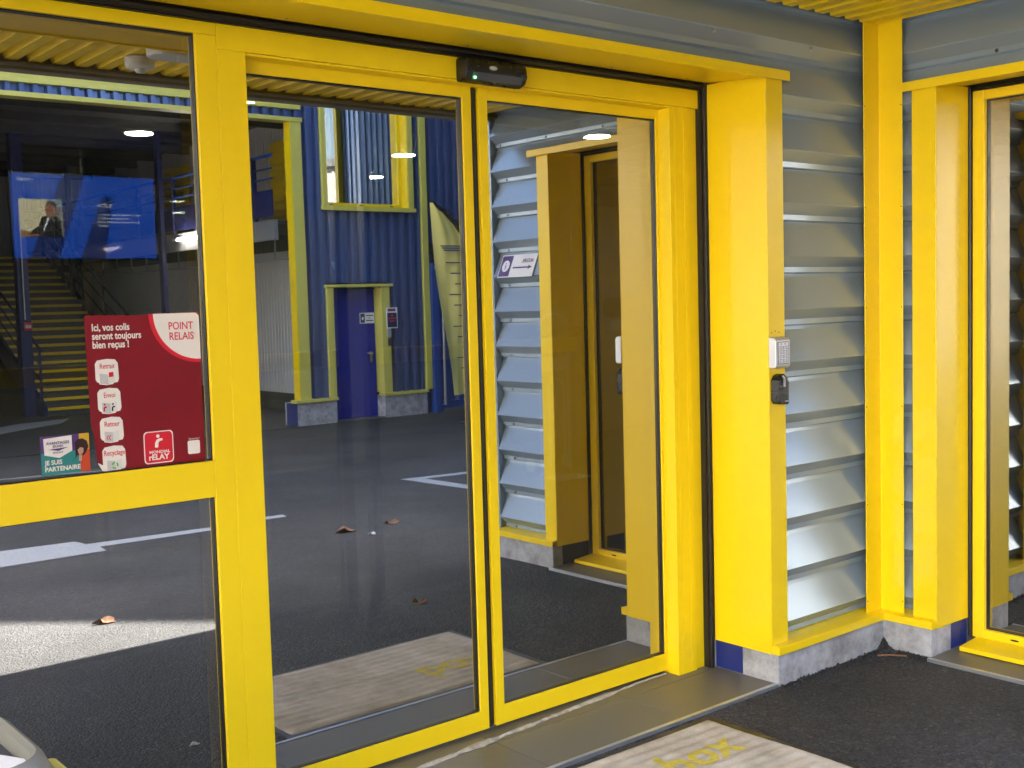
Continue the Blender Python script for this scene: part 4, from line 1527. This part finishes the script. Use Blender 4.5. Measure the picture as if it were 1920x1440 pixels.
# blue door
dl = obj('door', yb(3.445, 4.168, O - 0.19, O - 0.15, 0.02, 1.728), 'blue_door', hall, 0.003)
obj('door_handle', M(Y).tube([(4.09, O - 0.149, 0.860), (4.09, O - 0.105, 0.860), (4.00, O - 0.105, 0.862)], 0.009, 8), 'chrome', dl, smooth=True)
obj('door_lock', M(Y).ext(rounded(4.072, 4.108, 0.74, 0.885, 0.016), 'y', O - 0.1495, O - 0.140), 'bracket_brass', dl)
obj('door_trim', yb(3.340, 3.441, O - 0.20, O + 0.03, 0.333, 1.731), 'yellow_pale', hall, 0.003)
obj('door_trim', yb(4.172, 4.300, O - 0.20, O + 0.03, 0.333, 1.731), 'yellow_pale', hall, 0.003)
obj('door_hood', yb(3.318, 4.345, O - 0.20, O + 0.05, 1.733, 1.770), 'yellow_pale', hall, 0.003)
obj('door_step', yb(3.44, 4.172, O - 0.20, O + 0.02, -0.03, 0.018), 'tile', hall)
obj('door_closer', M(Y).box(3.44, 4.17, O - 0.145, O - 0.13, 1.70, 1.728), 'navy_steel', dl)
# upper window with reflecting glass
wn_ = obj('window', yb(3.43, 4.60, O - 0.165, O - 0.155, 2.83, 4.70), 'mirror_glass', hall)
fm = M(Y).box(3.412, 3.43, O - 0.18, O - 0.12, 2.775, 4.72).box(4.60, 4.645, O - 0.18, O - 0.12, 2.775, 4.72)
fm.box(3.4305, 4.5995, O - 0.181, O - 0.119, 2.776, 2.829).box(3.4305, 4.5995, O - 0.181, O - 0.119, 4.70, 4.719)
obj('window_frame', fm, 'yellow_sheet', wn_, 0.003)
for xx in (3.52, 3.98, 4.45):
    obj('drain_slot', yb(xx, xx + 0.055, O - 0.1189, O - 0.117, 2.795, 2.808), 'black_plastic', wn_)
obj('window_reveal', yb(4.646, 4.655, O - 0.18, O + 0.035, 2.775, 4.75), 'yellow_sheet', wn_)
obj('window_trim', yb(3.340, 3.411, O - 0.10, O + 0.04, 2.775, 4.80), 'yellow_pale', wn_, 0.003)
obj('window_trim', yb(4.656, 4.735, O - 0.10, O + 0.04, 2.775, 4.80), 'yellow_pale', wn_, 0.003)
obj('window_sill', M(Y).ext([(O - 0.18, 2.774), (O + 0.065, 2.768), (O + 0.065, 2.716), (O + 0.06, 2.716), (O - 0.18, 2.76)], 'x', 3.325, 4.75), 'yellow_pale', wn_)
obj('window_trim', yb(3.330, 4.745, O - 0.10, O + 0.04, 4.7505, 4.81), 'yellow_pale', wn_, 0.003)

# notices on the door and its trim
sg = thing('door_notice', 'white notice with dark blue square on the blue door', 'sign', Y((4.05, O - 0.145, 1.24)))
obj('board', yb(3.935, 4.160, O - 0.149, O - 0.144, 1.255, 1.395), 'white_paper', sg)
obj('square', yb(3.945, 4.012, O - 0.1437, O - 0.1430, 1.265, 1.385), 'print_navy', sg)
obj('pictogram', M(Y).ext([(3.962, 1.30), (3.985, 1.305), (3.998, 1.325), (3.985, 1.345), (3.966, 1.335)], 'y', O - 0.1427, O - 0.142), 'white_paper', sg)
for zz, xa, xb_ in ((1.358, 4.03, 4.145), (1.325, 4.075, 4.095), (1.292, 4.03, 4.145)):
    obj('text_line', yb(xa, xb_, O - 0.1437, O - 0.1430, zz - 0.006, zz + 0.006), 'print_navy', sg)
sg = thing('wall_notice', 'white and navy notice with red print hung on the yellow door trim', 'sign', Y((4.32, O + 0.04, 1.17)))
obj('board', yb(4.235, 4.405, O + 0.034, O + 0.042, 1.180, 1.455), 'white_paper', sg)
obj('header_bar', yb(4.255, 4.375, O + 0.0422, O + 0.0430, 1.405, 1.438), 'print_navy', sg)
obj('field', yb(4.245, 4.395, O + 0.0422, O + 0.0430, 1.195, 1.385), 'print_navy', sg)
for zz, xa, xb_ in ((1.422, 4.268, 4.362), (1.345, 4.30, 4.34), (1.312, 4.262, 4.378), (1.276, 4.285, 4.355)):
    obj('text_line', yb(xa, xb_, O + 0.0432, O + 0.0438, zz - 0.008, zz + 0.008), 'print_red', sg)
lk = thing('key_box', 'small black badge reader and keypad on the far door trim', 'reader', Y((4.27, O + 0.03, 0.95)))
obj('keypad_body', yb(4.240, 4.295, O + 0.031, O + 0.05, 1.075, 1.165), 'keypad_metal', lk, 0.003)
obj('reader_body', M(Y).ext([(4.25, 0.955), (4.292, 0.952), (4.296, 1.03), (4.273, 1.06), (4.252, 1.035)], 'y', O + 0.031, O + 0.055), 'black_plastic', lk)

# inside of the drive-through hall
obj('hall_floor', M(Y).box(-3.2, 3.9, -20.0, -9.30, -0.02, 0.0045), 'dark_floor', hall)
arrow = obj('floor_arrow', M(Y).ext([(-0.6, -11.4), (1.0, -12.6), (1.3, -13.2), (0.55, -13.0), (-0.9, -11.8)], 'z', 0.0046, 0.009), 'road_paint', hall)
obj('hall_ceiling', yb(-3.2, 4.2, -20.0, -9.78, 4.20, 4.26), 'dark_ceiling', hall)
for i in range(9):
    obj('ceiling_beam', yb(-3.2, 4.2, -10.6 - i * 1.1, -10.5 - i * 1.1, 4.08, 4.199), 'dark_ceiling', hall)


def ywall(x, y0, y1, z0, z1, material='white_cladding', mod=0.09, dep=0.012):
    nr_ = round((y1 - y0) / mod)
    md = (y1 - y0) / nr_
    line = []
    for i in range(nr_):
        a = y0 + i * md
        line += [(x, a), (x, a + md * 0.55), (x - dep, a + md * 0.65), (x - dep, a + md * 0.92)]
    line.append((x, y1))
    obj('wall_sheet', M(Y).ext(line + [(x + 0.05, y1), (x + 0.05, y0)], 'z', z0, z1), material, hall)


ywall(3.90, -20.0, -15.0, 0.26, 2.30)
ywall(3.90, -15.0, -9.77, 0.26, 2.30)
ywall(4.10, -20.0, -15.0, 2.62, 4.20)
ywall(4.10, -15.0, -9.77, 2.62, 4.20)
obj('wall_band', yb(4.11, 4.2, -20.0, -9.77, 2.0, 2.615), 'dark_ceiling', hall)
obj('outer_wall', yb(4.2, 4.3, -20.1, -9.77, 0.0, 4.3).box(-3.3, 4.2, -20.3, -20.05, 0, 4.3), 'navy_steel', hall)
obj('wall_base', yb(3.905, 3.97, -20.0, -9.77, 0.005, 0.258), 'dark_ceiling', hall)


def xwall(y, x0, x1, z0, z1):
    nr_ = round((x1 - x0) / 0.09)
    md = (x1 - x0) / nr_
    line = []
    for i in range(nr_):
        a = x0 + i * md
        line += [(a, y), (a + md * 0.55, y), (a + md * 0.65, y + 0.012), (a + md * 0.92, y + 0.012)]
    line.append((x1, y))
    obj('wall_sheet', M(Y).ext(line + [(x1, y - 0.05), (x0, y - 0.05)], 'z', z0, z1), 'white_cladding', hall)


xwall(-19.9, -3.2, 4.1, 2.62, 4.20)
xwall(-19.9, 2.95, 3.9, 0.0, 2.30)
obj('wall_sheet', yb(-3.2, 2.95, -20.0, -19.9, 0.0, 2.619), 'dark_ceiling', hall)
obj('wall_sheet', yb(-3.26, -3.2, -20.0, -9.77, 0.0, 4.2), 'dark_ceiling', hall)


def roller(x, y0, y1, z0, z1, n):
    r_ = obj('louvre_panel', yb(x - 0.020, x - 0.013, y0, y1, z0, z1), 'yellow_soffit', hall)
    h = (z1 - z0) / n
    s0 = None
    for i in range(n):
        mm = M(Y).ext([(x - 0.021, z0 + i * h), (x - 0.021, z0 + (i + 0.95) * h), (x - 0.034, z0 + (i + 0.55) * h)], 'y', y0, y1)
        obj('slat', mm, 'yellow_soffit', r_)


roller(4.085, -12.0, -10.55, 2.63, 3.92, 12)
roller(4.085, -15.9, -14.9, 2.63, 3.92, 12)
for y0, y1 in ((-10.9, -10.2), (-13.9, -13.0)):
    d_ = obj('unit_door', yb(3.86, 3.885, y0, y1, 0.01, 1.95), 'yellow_soffit', hall, 0.003)
    obj('door_knob', M(Y).lathe([(0.03, -0.03), (0.03, 0.0)], (3.855, y0 + 0.08, 0.95), 10, 'x'), 'black_plastic', d_)

# gallery along the hall
gal = thing('gallery', 'dark blue railed gallery on grey beams inside the far hall', 'gallery', Y((3.3, -13, 0)))
GX = 2.90
obj('edge_beam', yb(GX, GX + 0.05, -19.8, -9.8, 2.36, 2.62), 'galvanised', gal)
obj('deck', yb(GX + 0.051, 4.09, -19.8, -9.8, 2.56, 2.61), 'dark_ceiling', gal)
obj('kick_panel', yb(GX - 0.012, GX - 0.002, -19.8, -9.8, 2.66, 3.00), 'navy_steel', gal)
for i, zz in enumerate((3.14, 3.27, 3.43)):
    obj('rail', M(Y).tube([(GX, -19.8, zz), (GX, -9.8, zz)], 0.022 if i == 2 else 0.012, 8), 'blue_container', gal)
for yy in (-10.3, -11.6, -12.9, -14.2, -15.5, -16.8, -18.1):
    obj('baluster', yb(GX - 0.03, GX + 0.03, yy - 0.015, yy + 0.015, 2.62, 3.44), 'navy_steel', gal)
for yy in (-13.3, -17.2):
    obj('column', yb(GX - 0.075, GX - 0.015, yy - 0.07, yy + 0.07, 0.0, 4.19), 'navy_steel', gal)
for yy in [-10.2 - 0.62 * i for i in range(13)]:
    obj('tray_hanger', yb(GX + 0.20, GX + 0.22, yy - 0.012, yy + 0.012, 2.13, 2.555), 'galvanised', gal)
obj('cable_tray', yb(GX + 0.10, GX + 0.26, -19.5, -9.9, 2.11, 2.129), 'galvanised', gal)
obj('beam_bolts', M(Y).box(GX - 0.01, GX - 0.0005, -13.5, -13.45, 2.40, 2.58), 'aluminium', gal)
tl = thing('tube_lamp', 'lit fluorescent tube lamp under the gallery rail', 'lamp', Y((GX - 0.05, -12.2, 2.50)))
obj('tube', M(Y).tube([(GX - 0.055, -12.70, 2.525), (GX - 0.055, -11.7, 2.525)], 0.022, 10), 'tube_lamp', tl)
obj('lamp_base', yb(GX - 0.04, GX - 0.001, -12.95, -11.65, 2.505, 2.545), 'white_plastic', tl)

# staircase
st = thing('staircase', 'wide steel staircase with yellow edged treads in the far hall', 'staircase', Y((2.1, -16, 0)))
SX0, SX1 = 1.20, 2.84
sy, rise, run = -13.85, 0.127, 0.244
for i in range(20):
    y1 = sy - run * i
    zt_ = rise * (i + 1)
    tr_ = obj('tread', yb(SX0, SX1, y1 - run - 0.02, y1, zt_ - 0.018, zt_), 'steel_riser', st)
    obj('nosing', yb(SX0, SX1, y1 + 0.0005, y1 + 0.022, zt_ - 0.040, zt_ + 0.004), 'yellow_soffit', tr_)
    obj('riser', yb(SX0, SX1, y1 - 0.03, y1 - 0.022, zt_ - rise + 0.001, zt_ - 0.019), 'steel_riser', tr_)
for xx in (SX0 - 0.05, SX1 + 0.001):
    yt = sy - run * 20
    obj('stringer', M(Y).ext([(sy + 0.10, 0.0), (sy + 0.10, 0.16), (yt, rise * 20 + 0.16), (yt, rise * 20 - 0.18), (sy - 0.30, 0.0)], 'x', xx, xx + 0.048), 'navy_steel', st)
    for k, h in enumerate((0.85, 0.60, 0.36)):
        obj('handrail', M(Y).tube([(xx + 0.024, sy, h + rise), (xx + 0.024, yt, h + rise * 20)], 0.020 if k == 0 else 0.011, 8), 'navy_steel', st)
    for k in range(6):
        y1 = sy - 0.05 - k * (run * 20 - 0.1) / 5
        zb_ = (sy - y1) / run * rise
        obj('baluster', yb(xx + 0.008, xx + 0.040, y1 - 0.016, y1 + 0.016, zb_ + 0.10, zb_ + 0.96), 'navy_steel', st)
cb = thing('hall_column', 'dark blue steel column with white conduit at the stair foot', 'column', Y((1.06, -14.15, 0)))
obj('shaft', yb(0.98, 1.14, -14.23, -14.07, 0.0, 4.19), 'navy_steel', cb, 0.004)
obj('conduit', M(Y).tube([(1.05, -14.055, 1.42), (1.05, -14.055, 2.75)], 0.010, 8), 'white_plastic', cb)
cp = thing('call_point', 'small red alarm call point on the dark blue column', 'call point', Y((1.08, -14.05, 1.25)))
obj('case', yb(1.02, 1.14, -14.068, -14.03, 1.26, 1.385), 'red_box', cp, 0.006)
obj('cover', yb(1.04, 1.12, -14.0295, -14.026, 1.30, 1.345), 'print_grey', cp)

# ================================================================== CONTAINER
ct = thing('container', 'blue steel shipping container with corner castings beside the far building', 'container', Y((6.3, -10.4, 0)))
cx0, cx1, cy0, cy1, ch = 4.965, 8.1, -11.5, -9.28, 2.03
for xx in (cx0, cx1 - 0.10):
    for yy in (cy0, cy1 - 0.10):
        obj('corner_post', yb(xx, xx + 0.10, yy, yy + 0.10, 0.04, ch - 0.0), 'blue_container', ct, 0.004)
        for z_ in (0.0, ch - 0.10):
            obj('corner_casting', yb(xx - 0.004, xx + 0.125, yy - 0.004, yy + 0.125, z_, z_ + 0.105), 'blue_container', ct, 0.004)
obj('casting_hole', M(Y).ext(rounded(cx0 + 0.03, cx0 + 0.09, ch - 0.085, ch - 0.02, 0.025), 'y', cy1 + 0.0005, cy1 + 0.027), 'print_grey', ct)
obj('top_rail', yb(cx0 + 0.126, cx1 - 0.126, cy1 - 0.09, cy1 - 0.005, ch - 0.07, ch - 0.002), 'blue_container', ct)
obj('bottom_rail', yb(cx0 + 0.126, cx1 - 0.126, cy1 - 0.09, cy1 - 0.005, 0.05, 0.15), 'blue_container', ct)
line = []
nr_ = 14
md = (cx1 - cx0 - 0.22) / nr_
for i in range(nr_):
    a = cx0 + 0.11 + i * md
    line += [(a, cy1 - 0.08), (a + md * 0.35, cy1 - 0.08), (a + md * 0.5, cy1 - 0.025), (a + md * 0.85, cy1 - 0.025)]
line.append((cx1 - 0.11, cy1 - 0.08))
obj('side_panel', M(Y).ext(line + [(cx1 - 0.11, cy1 - 0.10), (cx0 + 0.11, cy1 - 0.10)], 'z', 0.151, ch - 0.071), 'blue_container', ct)
obj('end_panel', yb(cx0 + 0.03, cx0 + 0.06, cy0 + 0.11, cy1 - 0.11, 0.06, ch - 0.04), 'blue_container', ct)
obj('roof_panel', yb(cx0 + 0.02, cx1 - 0.02, cy0 + 0.02, cy1 - 0.095, ch - 0.04, ch - 0.02), 'blue_container', ct)
obj('locking_bar', M(Y).tube([(cx0 + 0.16, cy1 + 0.012, 0.10), (cx0 + 0.16, cy1 + 0.012, ch - 0.06)], 0.018, 8), 'galvanised', ct)

# ================================================================== FEATHER FLAG
fl = thing('feather_flag', 'yellow feather flag with dark blue print on a curved black pole', 'flag', Y((4.3, -7.5, 0)))
fy = -7.5
gzf = (ground_z(Y((0, fy, 0))[1]) + 0.240) / 1.16
pole = [(4.32, fy, gzf + 0.02), (4.32, fy, 1.2), (4.31, fy, 1.7), (4.26, fy, 2.05), (4.17, fy, 2.28), (4.05, fy, 2.44), (3.90, fy, 2.565), (3.70, fy, 2.685)]
obj('pole', M(Y).tube(pole, [0.016, 0.016, 0.020, 0.028, 0.036, 0.038, 0.034, 0.014], 8), 'black_plastic', fl, smooth=True)
obj('foot', M(Y).lathe([(0.24, 0.0), (0.24, 0.012), (0.05, 0.03), (0.03, 0.10), (0.022, 0.12)], (4.32, fy, gzf + 0.0), 18), 'black_plastic', fl, smooth=True)


def lerp_path(path, z):
    for a, b in zip(path, path[1:]):
        lo, hi = sorted((a[2], b[2]))
        if lo <= z <= hi:
            t = (z - a[2]) / (b[2] - a[2]) if b[2] != a[2] else 0
            return a[0] + (b[0] - a[0]) * t
    return path[-1][0]


m = M(Y)
NZ, NXF = 50, 18
vs, fs = [], []
for side in (0, 1):
    for i in range(NZ + 1):
        z = 0.40 + (2.665 - 0.40) * i / NZ
        xl = 3.92 - (z - 0.40) * 0.105 + 0.012 * math.sin(z * 3)
        xl = min(xl, lerp_path(pole, z) - 0.004)
        xr = lerp_path(pole, z)
        for j in range(NXF + 1):
            t = j / NXF
            yy = fy + 0.035 * math.sin(t * 7 + z * 2.2) * (1 - t) + 0.02 * math.sin(t * 16 - z * 4) * (1 - t) * t * 2
            vs.append((xl + (xr - xl) * t, yy + (0.003 if side else 0), z))
for side in (0, 1):
    b0_ = side * (NZ + 1) * (NXF + 1)
    for i in range(NZ):
        for j in range(NXF):
            a = b0_ + i * (NXF + 1) + j
            fs.append((a, a + 1, a + NXF + 2, a + NXF + 1))
m.add(vs, fs)
obj('cloth', m, 'flag_cloth', fl, smooth=True)


def fpt(x, z, off=0.045):
    return Y((x, fy + off, z))


text('lettering', 'SELF', 0.075, 'flag_ink', fl, fpt(4.20, 2.05), (-1, 0, 0), (0, 0, 1), 'LEFT', 0.001)
for i in range(3):
    xa, xb_ = 3.79 + 0.02 * i, 4.16
    obj('printed_line', M(Y).box(xa, xb_, fy + 0.040, fy + 0.041, 2.155 - 0.025 * i, 2.168 - 0.025 * i), 'flag_ink', fl)
for i in range(7):
    z_ = 1.90 - 0.135 * i
    b_ = obj('printed_frame', M(Y).ext([(4.19, z_), (4.28, z_), (4.28, z_ + 0.10), (4.19, z_ + 0.10)], 'y', fy + 0.036, fy + 0.037), 'flag_ink', fl)
    obj('printed_field', M(Y).box(4.205, 4.265, fy + 0.0375, fy + 0.0385, z_ + 0.018, z_ + 0.082), 'flag_cloth', b_)
for i in range(11):
    z_ = 1.96 - 0.125 * i
    xl = 3.92 - (z_ - 0.40) * 0.105 + 0.07
    obj('printed_line', M(Y).box(xl + 0.03 + 0.05 * (i % 3), 4.15, fy + 0.042, fy + 0.043, z_, z_ + 0.014), 'flag_ink', fl)

# ================================================================== ADDED BLOCK, FOOTPRINT AND HEIGHT SHAPED TO SHADE THE YARD
nb = thing('shading_block', 'tall blue ribbed block with yellow windows, added to shade the yard', 'building', (9, -6, -0.2))
poly = [(14.0, -2.34), (6.36, -2.34), (5.20, -3.62), (5.0, -5.0), (5.3, -7.2), (6.4, -10.0), (7.3, -11.2), (14.0, -11.2)]
HB = 11.2
for a, b in zip(poly[:-1], poly[1:]):
    a, b = Vector(a), Vector(b)
    d = b - a
    L = d.length
    d.normalize()
    nrm = Vector((-d.y, d.x)) * -1
    mid = (a + b) / 2
    if (mid + nrm - Vector((10, -6))).length < (mid - Vector((10, -6))).length:
        nrm = -nrm
    nn = max(1, round(L / 0.10))
    md = L / nn
    pr = []
    for i in range(nn):
        for t, o_ in ((0, 0), (0.5, 0), (0.6, 0.035), (0.9, 0.035)):
            q = a + d * (i + t) * md + nrm * o_
            pr.append((q.x, q.y))
    pr.append((b.x, b.y))
    q0, q1 = b - nrm * 0.08, a - nrm * 0.08
    pr += [(q0.x, q0.y), (q1.x, q1.y)]
    obj('cladding_sheet', M().ext(pr, 'z', -0.30, HB), 'pale_blue_cladding', nb)
obj('roof', M().ext([(14.0, -2.44), (6.4, -2.44), (5.30, -3.65), (5.1, -5.0), (5.4, -7.2), (6.5, -10.0), (7.36, -11.1), (14.0, -11.1)], 'z', HB - 0.3, HB - 0.02), 'beam_paint', nb)
for (a, b, ts) in (((5.0, -5.0), (5.3, -7.2), (0.9,)), ((5.3, -7.2), (6.4, -10.0), (0.8,))):
    a, b = Vector(a), Vector(b)
    d = (b - a).normalized()
    L = (b - a).length
    nrm = Vector((d.y, -d.x))
    if nrm.x > 0:
        nrm = -nrm

    def P(c, u, o_):
        q = c + d * u + nrm * o_
        return (q.x, q.y)
    for z_ in (2.62, 2.95):
        obj('string_course', M().ext([P(a, 0.02, 0.03), P(a, L - 0.02, 0.03), P(a, L - 0.02, 0.20), P(a, 0.02, 0.20)], 'z', z_, z_ + 0.10), 'yellow_sheet', nb)
    for t in ts:
        c = a + d * (t * L)
        z_, hw = 3.15, 0.17
        w = obj('window', M().ext([P(c, -hw, 0.037), P(c, hw, 0.037), P(c, hw, 0.05), P(c, -hw, 0.05)], 'z', z_, z_ + 1.9), 'dark_glass', nb)
        f = M()
        f.ext([P(c, -hw - 0.06, 0.037), P(c, -hw - .001, 0.037), P(c, -hw - .001, 0.16), P(c, -hw - 0.06, 0.16)], 'z', z_ - 0.08, z_ + 1.98)
        f.ext([P(c, hw + .001, 0.037), P(c, hw + 0.06, 0.037), P(c, hw + 0.06, 0.16), P(c, hw + .001, 0.16)], 'z', z_ - 0.08, z_ + 1.98)
        f.ext([P(c, -hw, 0.037), P(c, hw, 0.037), P(c, hw, 0.16), P(c, -hw, 0.16)], 'z', z_ - 0.079, z_ - 0.002)
        f.ext([P(c, -hw, 0.037), P(c, hw, 0.037), P(c, hw, 0.16), P(c, -hw, 0.16)], 'z', z_ + 1.902, z_ + 1.979)
        obj('window_frame', f, 'yellow_sheet', w)

# ================================================================== UNSEEN PALE BUILDING ADDED TO BOUNCE SUNLIGHT UNDER THE CANOPY
wh = thing('bounce_building', 'unseen pale ribbed building added to bounce sunlight onto the doors', 'building', (-17, -4, -0.2))
m = M()
line = []
yy = -16.0
while yy < 7.99:
    line += [(-13.0, yy), (-13.0, yy + 0.14), (-12.965, yy + 0.16), (-12.965, yy + 0.23)]
    yy += 0.25
line.append((-13.0, yy))
m.ext(line + [(-13.1, yy), (-13.1, -16.0)], 'z', 0.6, 6.2)
obj('wall', m, 'pale_wall', wh)
obj('body', M().box(-22, -13.1, -16, yy, -0.3, 6.1), 'concrete', wh)
obj('plinth', M().box(-13.1, -12.95, -16, yy, -0.3, 0.6), 'concrete', wh)
obj('roof_edge', M().box(-22.1, -12.85, -16.1, yy + 0.1, 6.2, 6.45), 'galvanised', wh)
for k in range(3):
    y0 = -13.5 + 7.5 * k
    d_ = obj('shutter', M().box(-12.99, -12.94, y0, y0 + 3.2, 0.0, 3.4), 'galvanised', wh)
    for q in range(14):
        obj('slat', M().box(-12.939, -12.925, y0 + 0.05, y0 + 3.15, 0.03 + 0.24 * q, 0.25 + 0.24 * q), 'galvanised', d_)
